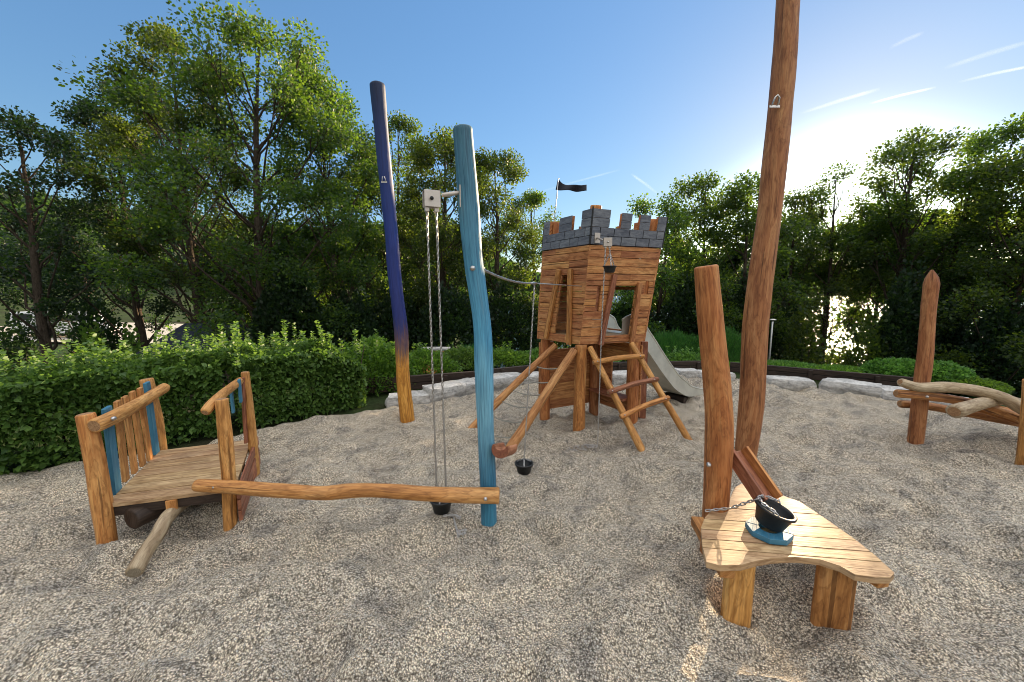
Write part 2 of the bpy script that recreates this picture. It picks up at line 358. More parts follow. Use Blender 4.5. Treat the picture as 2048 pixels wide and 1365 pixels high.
def gravel():
    t = NT('pebble_gravel'); tc = t.new('ShaderNodeTexCoord').outputs['Object']
    nz = t.new('ShaderNodeTexNoise', {'Vector': tc, 'Scale': 60.0, 'Detail': 2.0})
    wob = t.new('ShaderNodeVectorMath', {0: nz.outputs[1], 1: (.008,.008,.008)}, operation='MULTIPLY').outputs[0]
    v = t.new('ShaderNodeVectorMath', {0: tc, 1: wob}, operation='ADD').outputs[0]
    vo = t.new('ShaderNodeTexVoronoi', {'Vector': v, 'Scale': 120.0, 'Randomness': 1.0})
    rnd = t.new('ShaderNodeSeparateColor', {0: vo.outputs['Color']})
    col = t.ramp(rnd.outputs[0], [(.0, (.17,.155,.135)), (.2, (.38,.35,.30)), (.45, (.64,.59,.50)), (.75, (.84,.785,.68)), (1.0, (.97,.93,.85))], 'LINEAR')
    warm = t.mix(t.math('MULTIPLY', rnd.outputs[1], .5), col, (1.06,.97,.88), 'MULTIPLY')
    edge = t.ramp(vo.outputs['Distance'], [(.36, (1,1,1)), (.68, (.36,.34,.32))])
    col = t.mix(1.0, warm, edge, 'MULTIPLY')
    patch = t.ramp(t.noise(tc, 1.1, 5, .6, .8), [(.35, (.86,.85,.84)), (.65, (1.06,1.04,1.0))])
    col = t.mix(1.0, col, patch, 'MULTIPLY')
    pit_shade = t.ramp(t.noise(tc, 4.6, 4, .62, .6), [(.34, (.68,.68,.69)), (.46, (1.06,1.04,1.0)), (.66, (1.22,1.18,1.10))]); col = t.mix(1.0, col, pit_shade, 'MULTIPLY')  # dimple shade and darker stones painted as noise patches into the gravel colour
    h = t.math('ADD', t.math('SUBTRACT', 1.0, vo.outputs['Distance']), t.math('MULTIPLY', rnd.outputs[2], .9))
    t.bsdf(col, .8, t.bump(h, 1.0, .010), spec=.25); return t.mat
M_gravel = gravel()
def pebble():
    t = NT('loose_pebble'); geo = t.new('ShaderNodeNewGeometry').outputs['Random Per Island']
    col = t.ramp(geo, [(.0, (.13,.12,.11)), (.2, (.30,.28,.24)), (.45, (.56,.52,.46)), (.75, (.80,.76,.68)), (1.0, (.95,.92,.86))])
    tc = t.new('ShaderNodeTexCoord').outputs['Object']; n = t.noise(tc, 300, 2)
    t.bsdf(t.mix(.4, col, n, 'MULTIPLY'), .75, spec=.25); return t.mat
M_pebble = pebble()
def leafmat(name, c1, c2, tr, trf=.45, rough=.5, spec=.3):
    t = NT(name); geo = t.new('ShaderNodeNewGeometry').outputs['Random Per Island']; oi = t.new('ShaderNodeObjectInfo').outputs['Random']
    tc = t.new('ShaderNodeTexCoord').outputs['Object']; n = t.noise(tc, .8, 3)
    f = t.math('ADD', t.math('MULTIPLY', geo, .6), t.math('MULTIPLY', n, .4))
    col = t.ramp(f, [(.15, c1), (.85, c2)])
    hs = t.new('ShaderNodeHueSaturation', {'Hue': t.math('ADD', t.math('MULTIPLY', oi, .03), .485), 'Saturation': 1.0, 'Value': t.math('ADD', t.math('MULTIPLY', oi, .3), .85), 'Color': col}).outputs[0]
    b = t.new('ShaderNodeBsdfPrincipled', {'Base Color': hs, 'Roughness': rough, 'Specular IOR Level': spec})
    trc = t.mix(1.0, hs, tr, 'MULTIPLY'); tb = t.new('ShaderNodeBsdfTranslucent', {'Color': trc})
    mx = t.new('ShaderNodeMixShader', {0: trf, 1: b.outputs[0], 2: tb.outputs[0]}); t.l.new(mx.outputs[0], t.out.inputs[0]); return t.mat
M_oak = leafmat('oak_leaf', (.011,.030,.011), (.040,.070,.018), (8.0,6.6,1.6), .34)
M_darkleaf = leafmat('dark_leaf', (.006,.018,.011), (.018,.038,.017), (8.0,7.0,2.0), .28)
M_hedge = leafmat('hedge_leaf', (.036,.095,.020), (.125,.235,.055), (3.0,2.8,1.5), .32, .48, .3)
M_shrub = leafmat('shrub_leaf', (.04,.10,.02), (.12,.22,.04), (3.2,3.0,1.5), .4)
M_juniper = leafmat('juniper_leaf', (.02,.075,.018), (.06,.15,.03), (2.5,2.5,1.5), .3)
def bark(name, c1, c2):
    t = NT(name); uv = t.new('ShaderNodeUVMap').outputs[0]; n = t.noise(t.mapping(uv, (24, 6, 1)), 1.0, 6, .7, .6)
    t.bsdf(t.ramp(n, [(.35, c1), (.7, c2)]), .9, t.bump(n, .8, .03), spec=.1); return t.mat
M_bark = bark('oak_bark', (.025,.019,.014), (.11,.085,.065))
def soil():
    t = NT('woodland_soil'); tc = t.new('ShaderNodeTexCoord').outputs['Object']; n = t.noise(tc, .35, 6, .6); n2 = t.noise(tc, 14, 6, .7)
    c = t.ramp(n, [(.35, (.035,.028,.018)), (.5, (.035,.055,.018)), (.65, (.06,.085,.025))])
    far = t.new('ShaderNodeSeparateXYZ', {0: tc}).outputs[1]
    t.bsdf(t.mix(.8, c, t.ramp(n2, [(.3, (.5,.5,.5)), (.7, (1.3,1.3,1.3))]), 'MULTIPLY'), .95, t.bump(n2, .8, .05), spec=.1); return t.mat
M_soil = soil()
def water():
    t = NT('lake_water'); tc = t.new('ShaderNodeTexCoord').outputs['Object']
    a = t.noise(t.mapping(tc, (1.1, 1.1, 1)), 1.6, 4, .6); b = t.noise(tc, .35, 3, .5)
    h = t.math('ADD', t.math('MULTIPLY', a, .6), t.math('MULTIPLY', b, 1.5))
    t.bsdf((.015,.035,.045), .16, t.bump(h, 1.0, .45), spec=.5, IOR=1.33); return t.mat
M_water = water()

# ------------------------------------------------------------------ fast leaf meshes
def fast_mesh(name, V, F, mat, parent=None, origin=(0,0,0), smooth=False):
    me = bpy.data.meshes.new(name); V = np.asarray(V, dtype=np.float32)-np.asarray(origin, dtype=np.float32); F = np.asarray(F, dtype=np.int32)
    me.vertices.add(len(V)); me.vertices.foreach_set("co", V.ravel()); k = F.shape[1]
    me.loops.add(F.size); me.loops.foreach_set("vertex_index", F.ravel()); me.polygons.add(len(F))
    me.polygons.foreach_set("loop_start", np.arange(0, F.size, k, dtype=np.int32))
    if smooth: me.polygons.foreach_set("use_smooth", np.ones(len(F), dtype=bool))
    me.update(calc_edges=True); me.materials.append(mat)
    o = bpy.data.objects.new(name, me); COL.objects.link(o)
    if parent is not None: o.parent = parent
    else: o.location = origin
    return o
def unit(v): return v/np.maximum(1e-9, np.linalg.norm(v, axis=-1, keepdims=True))
T_OAK = (np.array([[0,0,0],[.42,.25,.06],[.30,.72,.10],[0,1,0],[-.30,.72,.10],[-.42,.25,.06]], float), np.array([[0,1,2,3],[0,3,4,5]]))
T_OVAL = (np.array([[0,0,0],[.26,.22,.07],[.30,.52,.08],[0,1.0,-.10],[-.30,.52,.08],[-.26,.22,.07],[0,.5,-.02]], float), np.array([[0,1,2,6],[6,2,3,4],[0,6,4,5]]))
T_NEEDLE = (np.array([[-.05,0,0],[.05,0,0],[.04,1,0],[-.04,1,0]], float), np.array([[0,1,2,3]]))
def leaves(C, D, size, tmpl, up=.6, rng=RNG):
    """C centres, D growth directions, size scalar/array -> verts, faces"""
    n = len(C); tv, tf = tmpl; D = unit(D)
    nn = unit(rng.normal(size=(n,3))+np.array([0,0,up*2.2])); X = unit(np.cross(D, nn)); Z = np.cross(X, D)
    s = (np.ones(n)*size*rng.uniform(.7, 1.25, n))[:, None, None]
    V = C[:, None, :]+s*(tv[None,:,0:1]*X[:,None,:]+tv[None,:,1:2]*D[:,None,:]+tv[None,:,2:3]*Z[:,None,:])
    F = tf[None]+(np.arange(n)*len(tv))[:, None, None]
    return V.reshape(-1,3), F.reshape(-1, tf.shape[1])

def tree(name, px, Y, top, rad, label, seed, base_z=None, low=.28, n_lobes=16, clumps=13, per=95, leaf=.13, mat=None, lean=0.0, trunk_r=.17, group='trees around the playground', lobe=.34, squash=1.0, cat='tree'):
    rng = np.random.default_rng(seed); rnd = random.Random(seed)
    q = P(px, 600, Y); zt = P(px, top, Y).z; bz = ground_z(q.x, Y) if base_z is None else base_z
    H = zt-bz; root = thing(name, (q.x, Y, bz), label, cat, group); O = np.array([q.x, Y, bz])
    ax = lambda h: Vector((q.x+lean*(h-.45)*H*.25+.12*math.sin(h*5+seed), Y+.12*math.cos(h*4+seed*2), bz+h*H))
    mb = MB(); hh = [0,.12,.25,.4,.55,.7,.85,.95]
    mb.log([ax(h) for h in hh], [trunk_r*(1.35 if h == 0 else 1.0)*(1-h*.93) for h in hh], seg=9, step=.6, lump=.12, seed=seed, caps=False)
    cz = low+(1-low)*.48; LC = []; 
    for i in range(n_lobes):
        a = i*2.39996+rnd.uniform(-.3,.3); t = (i+.5)/n_lobes; h = low+(1-low)*(t**.85)*.93
        prof = math.sin(PI*min(1, max(.08, (h-low)/(1-low)*.70+.24)))**.6
        r = rad*prof*rnd.uniform(.42, 1.08)
        c = ax(h)+Vector((math.cos(a)*r, math.sin(a)*r, rnd.uniform(-.02,.05)*H)); LC.append((c, h, r))
    LC.append((ax(.965), .93, .1)); CC = []
    for (c, h, r) in LC:
        h0 = max(.12, h-.10-.10*r/rad*1.3); p0 = ax(h0); mid = p0.lerp(c, .5)+Vector((rnd.uniform(-.1,.1), rnd.uniform(-.1,.1), -.06*r+rnd.uniform(-.15,.2)))
        rr = trunk_r*.42*(1-h*.6); w1 = p0.lerp(mid, .5)+Vector((rnd.uniform(-.14,.14), rnd.uniform(-.14,.14), rnd.uniform(-.12,.12))); w2 = mid.lerp(c, .5)+Vector((rnd.uniform(-.16,.16), rnd.uniform(-.16,.16), rnd.uniform(-.14,.14))); mb.log([p0, w1, mid, w2, c], [rr, rr*.75, rr*.55, rr*.38, rr*.2], seg=6, step=.5, lump=.1, seed=seed, caps=False)
        lr = rad*lobe*rnd.uniform(.75, 1.2)*(.6 if h > .9 else 1)
        for k in range(clumps):
            d = Vector(unit(rng.normal(size=3))); d.z *= .8*squash; cc = c+d*lr*(rnd.random()**.45)
            CC.append(cc); st = w2.lerp(c, rnd.uniform(0, 1)); mb.log([st, st.lerp(cc, .5)+Vector((rnd.uniform(-.06,.06),rnd.uniform(-.06,.06),rnd.uniform(-.03,.08))), cc], [rr*.15+.005, .008, .004], seg=4, step=3, lump=0, caps=False)
    mb.build('trunk', M_bark, root)
    CC = np.array([tuple(c) for c in CC]); cr = .20+.065*rad
    idx = np.repeat(np.arange(len(CC)), (rng.uniform(.25, 1.5, len(CC))*per*.72).astype(int)); n = len(idx)
    off = rng.normal(size=(n,3)); off *= np.minimum(1, 1.75/np.linalg.norm(off, axis=1))[:,None]; off = off*cr*.56*rng.uniform(.75,1.5,len(CC))[idx][:,None]; off[:,2] *= .8
    C = CC[idx]+off; V, F = leaves(C, off+rng.normal(size=(n,3))*.12+np.array([0,0,-.03]), leaf, T_OAK, .35, rng)
    fast_mesh('crown', V, F, mat or M_oak, root, O); return root

# ------------------------------------------------------------------ terrain
BED = [(-5.25,3.2),(-4.96,3.55),(-4.56,3.89),(-3.62,4.30),(-3.10,4.99),(-2.24,5.53),(-1.91,5.80),(-1.14,6.05),(-.55,6.60),(.65,7.45),(1.6,7.85),(2.6,8.0),(3.56,7.95),(4.51,7.7),(4.94,7.35),(5.48,6.82),(6.04,6.24),(7.24,5.4),(9,3.6),(10,0),(9,-4),(3,-6.5),(-3,-6.5),(-7,-4),(-6.8,0),(-6.0,2.0)]
BX = np.array(BED); 
def bed_dist(x, y):
    """signed distance to the gravel bed's outline, negative inside (numpy arrays)"""
    x = np.atleast_1d(np.asarray(x, float)); y = np.atleast_1d(np.asarray(y, float)); d = np.full(x.shape, 1e9); ins = np.zeros(x.shape, bool); n = len(BX)
    for i in range(n):
        ax_, ay = BX[i]; bx, by = BX[(i+1)%n]; ex, ey = bx-ax_, by-ay
        t = np.clip(((x-ax_)*ex+(y-ay)*ey)/(ex*ex+ey*ey), 0, 1); d = np.minimum(d, np.hypot(x-ax_-t*ex, y-ay-t*ey))
        c = ((ay > y) != (by > y)) & (x < (bx-ax_)*(y-ay)/(by-ay+1e-12)+ax_); ins ^= c
    return np.where(ins, -d, d)
def vnoise(x, y, seed=0):
    r = np.random.default_rng(seed).random((64, 64)); xi = np.floor(x).astype(int); yi = np.floor(y).astype(int); fx = x-xi; fy = y-yi
    fx = fx*fx*(3-2*fx); fy = fy*fy*(3-2*fy); g = lambda a, b: r[a % 64, b % 64]
    return (g(xi,yi)*(1-fx)+g(xi+1,yi)*fx)*(1-fy)+(g(xi,yi+1)*(1-fx)+g(xi+1,yi+1)*fx)*fy-.5
def terrain(x, y):
    x = np.atleast_1d(np.asarray(x, float)); y = np.atleast_1d(np.asarray(y, float))
    d = bed_dist(x, y); R = np.hypot(x, y); az = np.degrees(np.arctan2(x, y))
    lake = 1/(1+np.exp(-(az+3)/3.0))*(1/(1+np.exp(-(150-az)/5)))     # 1 where the lake lies
    zb = -np.clip((d-1.0)*.36, 0, 6.5)                                 # steep bank to the lake
    zl = -np.clip((d-1.5)*.20, 0, 2.6)                                 # gentler land on the other side
    z = zb*lake+zl*(1-lake)
    far = np.clip((R-430)/300, 0, 1); hill = np.clip((R-130)/260, 0, 1); hill = hill*hill*(3-2*hill); far = far*far*(3-2*far)
    z = z+hill*(1-lake)*(54+30*vnoise(x/170+3, y/170, 5)+10*vnoise(x/60, y/60, 6))+far*lake*(42+45*vnoise(x/300+9, y/300, 8))
    z = np.where(d < -.35, -.35, z-.04-.31*np.clip(-d/.35, 0, 1))+np.where(d > 3, vnoise(x/2.2, y/2.2, 4)*.25, 0)
    return z
def ground_z(x, y): return float(terrain(x, y)[0])
def build_terrain():
    rad = np.concatenate([np.linspace(0, 16, 50), np.geomspace(16.6, 3600, 90)]); th = np.linspace(0, 2*PI, 241)[:-1]
    R, T = np.meshgrid(rad, th, indexing='ij'); X = R*np.sin(T); Y = R*np.cos(T)+1.0; Z = terrain(X.ravel(), Y.ravel())
    V = np.stack([X.ravel(), Y.ravel(), Z], 1); nt = len(th); i, j = np.meshgrid(np.arange(len(rad)-1), np.arange(nt), indexing='ij'); i, j = i.ravel(), j.ravel(); j2 = (j+1) % nt
    F = np.stack([i*nt+j, (i+1)*nt+j, (i+1)*nt+j2, i*nt+j2], 1)[:, ::-1]
    tag(fast_mesh('ground', V, F, M_soil, smooth=True), kind='structure')
    V = np.array([[-300,-200,-4],[3400,-200,-4],[3400,3400,-4],[-300,3400,-4]], float)
    tag(fast_mesh('lake_water', V, np.array([[0,1,2,3]]), M_water), kind='structure')
build_terrain()
def gravel_h(x, y):
    h = .075*vnoise(x/.75, y/.62, 11)+.130*vnoise(x/.33+5, y/.24, 12)+.085*vnoise(x/.15, y/.12, 13)+.020*vnoise(x/.07, y/.06, 14)
    rng = np.random.default_rng(5)
    for _ in range(230):      # foot prints and scuffed hollows
        cx, cy, r = rng.uniform(-4, 8), rng.uniform(.6, 7.4), rng.uniform(.07, .17); q = ((x-cx)**2+(y-cy)**2)/(r*r)
        h = h-.055*np.exp(-q*1.6)+.022*np.exp(-(np.sqrt(q)-1.35)**2*5)
    d = bed_dist(x, y); h = h*np.clip(-d/.25, 0, 1)+np.clip(d+.12, -1, 0)*0
    return h - np.clip((d+.10)*.9, 0, .3)
def build_gravel():
    xs = np.concatenate([np.arange(-7.2, -3, .06), np.arange(-3, 4.5, .028), np.arange(4.5, 10.2, .06)]); ys = np.concatenate([np.arange(-6.6, .6, .4), np.arange(.6, 4.6, .026), np.arange(4.6, 8.3, .045)])
    X, Y = np.meshgrid(xs, ys, indexing='ij'); Z = gravel_h(X.ravel(), Y.ravel()); D = bed_dist(X.ravel(), Y.ravel())
    V = np.stack([X.ravel(), Y.ravel(), Z], 1); ny = len(ys); i, j = np.meshgrid(np.arange(len(xs)-1), np.arange(ny-1), indexing='ij'); i, j = i.ravel(), j.ravel()
    F = np.stack([i*ny+j, (i+1)*ny+j, (i+1)*ny+j+1, i*ny+j+1], 1); keep = (D[F].max(1) < .30); F = F[keep]
    used = np.unique(F); remap = np.full(len(V), -1); remap[used] = np.arange(len(used)); V = V[used]; F = remap[F]
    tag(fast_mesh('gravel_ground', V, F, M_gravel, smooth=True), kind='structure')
    # loose pebbles lying on top near the viewer
    rng = np.random.default_rng(3); n = 46000; yy = .75+rng.random(n)**1.7*3.6; xx = rng.uniform(-1.45, 1.45, n)*(yy+.35)
    ok = bed_dist(xx, yy) < -.1; xx, yy = xx[ok], yy[ok]; n = len(xx); zz = gravel_h(xx, yy)
    ic = np.array([[0,0,1],[.95,0,.1],[.2,.9,.1],[-.8,.5,.1],[-.7,-.6,.1],[.3,-.95,.1],[0,0,-.6]], float)
    tf = np.array([[0,1,2],[0,2,3],[0,3,4],[0,4,5],[0,5,1],[6,2,1],[6,3,2],[6,4,3],[6,5,4],[6,1,5]]); a = rng.uniform(0, 2*PI, n); s = rng.uniform(.0024, .0050, n)
    el = rng.uniform(.7, 1.3, n); fl = rng.uniform(.4, .8, n); vx = ic[None,:,0]*(s*el)[:,None]; vy = ic[None,:,1]*(s/el)[:,None]; vz = ic[None,:,2]*(s*fl)[:,None]
    tx, ty = rng.normal(0, .3, n)[:,None], rng.normal(0, .3, n)[:,None]; X = xx[:,None]+vx*np.cos(a)[:,None]-vy*np.sin(a)[:,None]; Y = yy[:,None]+vx*np.sin(a)[:,None]+vy*np.cos(a)[:,None]
    Z = zz[:,None]+vz+vx*tx+vy*ty+.001; V = np.stack([X, Y, Z], 2).reshape(-1,3); F = (tf[None]+(np.arange(n)*7)[:,None,None]).reshape(-1,3)
    tag(fast_mesh('loose_pebbles', V, F, M_pebble, smooth=True), 'loose cream and grey pebbles strewn over the gravel bed in the foreground', 'pebbles', kind='stuff')
build_gravel()

# ------------------------------------------------------------------ small hardware
def bolt(parent, p, n, r=.014, name='bolt'):
    mb = MB(); R = Vector(n).to_track_quat('Z', 'Y').to_matrix()
    mb.lathe(p, [(.0005, .012), (r*.5, .011), (r*.85, .007), (r, 0), (r*1.15, -.002), (r*1.15, -.02)], 14, R)
    return mb.build(name, M_steel, parent)
def bucket(base, r, h, label, tiltR=None, chain_to=None, mat=None, group='black rubber sand buckets', bail=True):
    R = tiltR or Matrix.Identity(3); root = thing('sand_bucket', base, label, 'bucket', group); base = Vector(base)
    mb = MB(); a = r*.74
    mb.lathe(base, [(.0005, .0), (a*.9, .0), (a, .006), (r*.97, h*.86), (r*1.08, h*.88), (r*1.09, h*.99), (r*1.02, h), (r*.93, h*.985), (r*.90, h*.86), (a*.9, .014), (.0005, .012)], 36, R)
    mb.build('body', M_rubber, root)
    if bail:   # three short chains from the rim up to a ring
        top = base+R @ Vector((0, 0, h+ (chain_to or .12)))
        for k in range(3):
            a_ = 2*PI*k/3+.5; p = base+R @ Vector((math.cos(a_)*r*.98, math.sin(a_)*r*.98, h*.93))
            c = MB(); c.link_chain([p, top], .020, .0025, .008); c.build('rim_chain', M_steel, root)
    return root
def chain(pts, label, pitch=.027, wire=.0032, wid=.0095, group=None):
    mb = MB(); mb.link_chain(pts, pitch, wire, wid); o = Vector(pts[-1])
    return tag(mb.build('steel_chain', M_steel, origin=o), label, 'chain', group)

# ------------------------------------------------------------------ purple pole
b = G(815, 842); b.z = 0
r_ = thing('play_pole', b, 'tall leaning post stained dark purple with a raw yellow foot', 'pole')
Yp = b.y; pts = [b+Vector((.01,0,-.4)), b, P(806, 760, Yp), P(802, 660, Yp), P(790, 560, Yp), P(783, 470, Yp), P(769, 330, Yp), P(754, 168, Yp)]
mb = MB(); mb.log(pts, [.098,.095,.088,.088,.084,.082,.083,.088], 24, .06, .05, 3, chamf=.018); mb.build('pole_shaft', [W['purple'], W['purple']], r_)
mb = MB(); c = P(768, 360, Yp-.085); mb.tube([c+Vector((-.025,0,-.02)), c+Vector((-.012,-.02,.035)), c+Vector((.012,-.02,.035)), c+Vector((.025,0,-.02)), c+Vector((-.025,0,-.02))], .005, 8)
mb.box(c+Vector((0,.004,-.025)), (.07,.008,.02)); mb.build('hook', M_steel, r_)

# ------------------------------------------------------------------ blue pole with hoist arm
b = G(978, 1052); b.z = 0; Yb = b.y
r_ = thing('play_pole', b, 'thick light blue stained post with a steel hoist arm at its top', 'pole')
pts = [b+Vector((0,0,-.4)), b, P(976, 960, Yb), P(971, 850, Yb), P(968, 740, Yb), P(963, 640, Yb), P(948, 530, Yb), P(938, 420, Yb), P(925, 255, Yb)]
BLUE_PTS = pts
mb = MB(); mb.log(pts, [.060,.059,.059,.060,.066,.062,.065,.070,.064], 24, .05, .05, 9, chamf=.014); mb.build('pole_shaft', [W['teal'], W['teal']], r_)
arm0 = P(918, 385, Yb-.02); blk = P(863, 399, Yb-.10)
mb = MB(); mb.tube([arm0+Vector((.02,0,0)), P(884, 391, Yb-.06)], .014, 12); mb.box(arm0+Vector((.012,0,-.03)), (.008,.07,.14)); mb.build('hoist_arm', M_steel_d, r_)
Rb = Matrix.Rotation(math.radians(24), 3, 'Z')
mb = MB(); w2 = .052
for sy in (-1, 1): mb.box(blk+Rb @ Vector((0, sy*.028, 0)), (w2*2, .006, w2*2), Rb)
mb.box(blk+Rb @ Vector((0, 0, w2-.003)), (w2*2-.002, .05, .006), Rb); mb.box(blk+Rb @ Vector((w2-.003, 0, 0)), (.006, .05, w2*2-.014), Rb)
for sx in (-.032, .03): mb.box(blk+Rb @ Vector((sx, 0, -w2-.012)), (.028, .03, .03), Rb)
mb.build('pulley_housing', M_steel_d, r_, bevel=.002)
mb = MB(); mb.lathe(blk+Rb @ Vector((-.004, -.031, 0)), [(.0005,.02),(.010,.018),(.012,0)], 12, (Rb @ Vector((-.3,-1,0))).to_track_quat('Z','Y').to_matrix()); mb.build('axle_bolt', M_rubber, r_)
bolt(r_, P(945, 537, Yb-.066), (-.1,-1,0), .017)
# hoist chain: two strands down to the bucket under the beam, slack on the gravel
gz = lambda p, r=.07: float(np.max(gravel_h(p.x+np.array([0,r,-r,0,0]), p.y+np.array([0,0,0,r,-r]))))
bk = G(884, 1037); bk.z = gz(bk)-.006
ca = blk+Rb @ Vector((-.032, 0, -w2-.025)); cb = blk+Rb @ Vector((.03, 0, -w2-.025))
mb = MB(); mb.link_chain([ca, bk+Vector((-.035,0,.16)), bk+Vector((-.02,0,.09))], .0265, .0034, .0095)
tag(mb.build('steel_chain', M_steel, origin=bk), 'left strand of the long chain hanging from the blue post\'s hoist arm', 'chain', 'two hoist chain strands'); mb = MB()
mb.link_chain([cb, bk+Vector((.035,.01,.16)), bk+Vector((.0,.02,.10))], .0265, .0034, .0095)
gx = bk+Vector((.07,-.03,.008)); rnd = random.Random(4); slack = [bk+Vector((-.02,.02,.09)), bk+Vector((.0,-.03,.07)), bk+Vector((.05,.0,.09))]
tag(mb.build('steel_chain', M_steel, origin=bk), 'right strand of the long chain hanging from the blue post\'s hoist arm', 'chain', 'two hoist chain strands')
bucket(bk, .083, .105, 'black rubber bucket on the gravel behind the horizontal beam', chain_to=.05)
pp = [bk+Vector((.03,-.085,.014))]
for k in range(16):
    pp.append(pp[0]+Vector((.015+.085*math.sin(k*1.25)*.55+k*.011, .02*math.cos(k*2.2)-.01-(.012*k if k > 9 else 0), .004+.006*(k%3))))
pp = [Vector((p.x, p.y, gz(p, .02)+.008+(p.z-pp[0].z))) for p in pp]
chain(pp, 'small heap of slack steel chain lying beside the bucket behind the beam', .022, .003, .009)

# ------------------------------------------------------------------ bridge platform on the left
ZD = .30
org = G(340, 1000); org.z = 0
r_ = thing('play_platform', org, 'low wooden deck between four posts with a picket railing on its left side', 'play platform')
FL, FR, BR_, BL = G(212, 1008, ZD), G(470, 975, ZD), G(503, 878, ZD), G(322, 900, ZD)
mb = MB(); nb = 7
for k in range(nb):
    t0, t1 = k/nb, (k+1)/nb-.011
    q = [FL.lerp(BL, t0), FR.lerp(BR_, t0), FR.lerp(BR_, t1), FL.lerp(BL, t1)]; dz = Vector((0,0,random.uniform(-.0015,.0015)))
    mb.hexa([p-Vector((0,0,.032))+dz for p in q]+[p+dz for p in q])
mb.build('deck', W['deck'], r_, bevel=.003)
mb = MB(); u_ = Vector((0,0,-1))
for (a, c_) in ((FL.lerp(BL,.04), FR.lerp(BR_,.04)), (FL.lerp(BL,.95), FR.lerp(BR_,.95))):
    if a.y > FL.lerp(BL,.5).y: mb.build('cross_beam', W['dark'], r_, bevel=.004); mb = MB()
    d = (c_-a).normalized(); mb.beam(a+d*.0+u_*.068, c_-d*.02+u_*.068, .06, .07)
a = FL.lerp(FR,.10); c_ = BL.lerp(BR_,.10); 
mb.build('cross_beam', W['dark'], r_, bevel=.004)
mb = MB(); bb = P(345, 1004, (FL.y+FR.y)/2+.01); mb.box((bb.x, bb.y, ZD-.085), (.065,.05,.10), Matrix.Rotation(.3,3,'Z')); mb.build('bracket_block', W['yellow'], r_, bevel=.004)
mb = MB(); q0 = G(262, 1040, .17); mb.log([q0, q0+Vector((.1,.45,.0)), q0+Vector((.15,.85,.0))], .075, 18, .1, .05, 5); mb.build('support_log', [W['dark'], W['dark']], r_)  # log ends coloured dark too: the shade under the deck put into the colour
mb = MB(); q0 = G(285, 1038, 0); mb.log([q0+Vector((0,.12,-.2)), q0+Vector((0,.12,ZD-.04))], .05, 14, .1, .05, 6); mb.build('post', [W['orange'], W['end']], r_)
def post(parent, pts, rad, wood_, seed, seg=22, chamf=.01, lump=.05, mats=None, name='post'):
    m_ = MB(); m_.log(pts, rad, seg, .06, lump, seed, chamf=chamf); return m_.build(name, mats or [W[wood_], W['end']], parent)
pf = G(215, 1090); Yf = pf.y
post(r_, [pf+Vector((0,0,-.3)), pf, P(203, 1000, Yf), P(190, 920, Yf), P(170, 828, Yf)], [.054,.052,.057,.053,.049], 'orange', 21)
pf2 = G(461, 1049); Y2 = pf2.y
post(r_, [pf2+Vector((0,0,-.3)), pf2, P(458, 960, Y2), P(450, 870, Y2), P(443, 798, Y2)], [.045,.045,.046,.046,.042], 'yellow', 22)
p3 = G(510, 956); Y3 = p3.y
post(r_, [p3+Vector((0,0,-.3)), p3, P(504, 870, Y3), P(490, 744, Y3)], [.044,.043,.038,.034], 'yellow', 23)
p4 = BL+Vector((-.03,.05,0)); Y4 = p4.y
post(r_, [Vector((p4.x,p4.y,-.2)), P(321, 905, Y4), P(312, 840, Y4), P(292, 758, Y4)], [.055,.053,.054,.052], 'yellow', 24)
# left railing
ra, rb = P(188, 853, Yf-.04), P(330, 775, Y4+.02)
mb = MB(); mb.log([ra, P(225,836,Yf+.12), P(280,806,(Yf+Y4)/2+.12), rb], [.050,.048,.047,.044], 18, .05, .05, 31); mb.build('handrail', [W['yellow'], W['end']], r_)
pk = [((213,815),(234,985),'blue',.095),((234,802),(252,962),'yellow',.066),((249,793),(270,946),'yellow',.066),((264,783),(286,932),'yellow',.066),((279,776),(300,921),'yellow',.066),((293,765),(313,908),'blue',.085)]
for k, ((tx,ty),(bx_,by_),wd,wi) in enumerate(pk):
    bt = G(bx_, by_, ZD-.01); tp = P(tx, ty, bt.y-.01)
    mb = MB(); n_ = (BL-FL).normalized(); mb.beam(bt-Vector((0,0,.0)), tp, .028, wi, up=n_); mb.build('picket', W[wd], r_, bevel=.006)
bolt(r_, P(226, 838, Yf+.02), (.5,-1,.2), .012)
# right railing
mb = MB(); mb.log([P(410, 826, Y2-.08), P(432, 800, Y2+.08), P(480, 762, Y3-.05)], [.033,.036,.034], 16, .05, .05, 33); mb.build('handrail', [W['yellow'], W['end']], r_)
for (tx,ty,bx_,by_) in ((462,781,467,826),(478,759,482,805)):
    Yq = Y2+ (0.33 if tx == 461 else .55); mb = MB(); mb.beam(P(bx_,by_,Yq), P(tx,ty,Yq), .022, .055, up=(BR_-FR).normalized()); mb.build('picket', W['blue'], r_, bevel=.006)
mb = MB(); mb.beam(P(493, 886, Y3-.05), P(485, 756, Y3-.05), .05, .022, up=(1,.2,0)); mb.build('picket', W['red'], r_, bevel=.004)
for k in range(3):    # red brown skirting boards on the right side
    z1 = ZD-.005-k*.085; a = Vector((FR.x+.035, FR.y-.02, z1-.04)); c_ = Vector((BR_.x+.055, BR_.y, z1-.04))
    if k == 0: c_.z += .03
    mb = MB(); mb.beam(a, c_, .078, .024, up=((c_-a).cross(Vector((0,0,1))))); mb.build('side_board', W['red'], r_, bevel=.003)
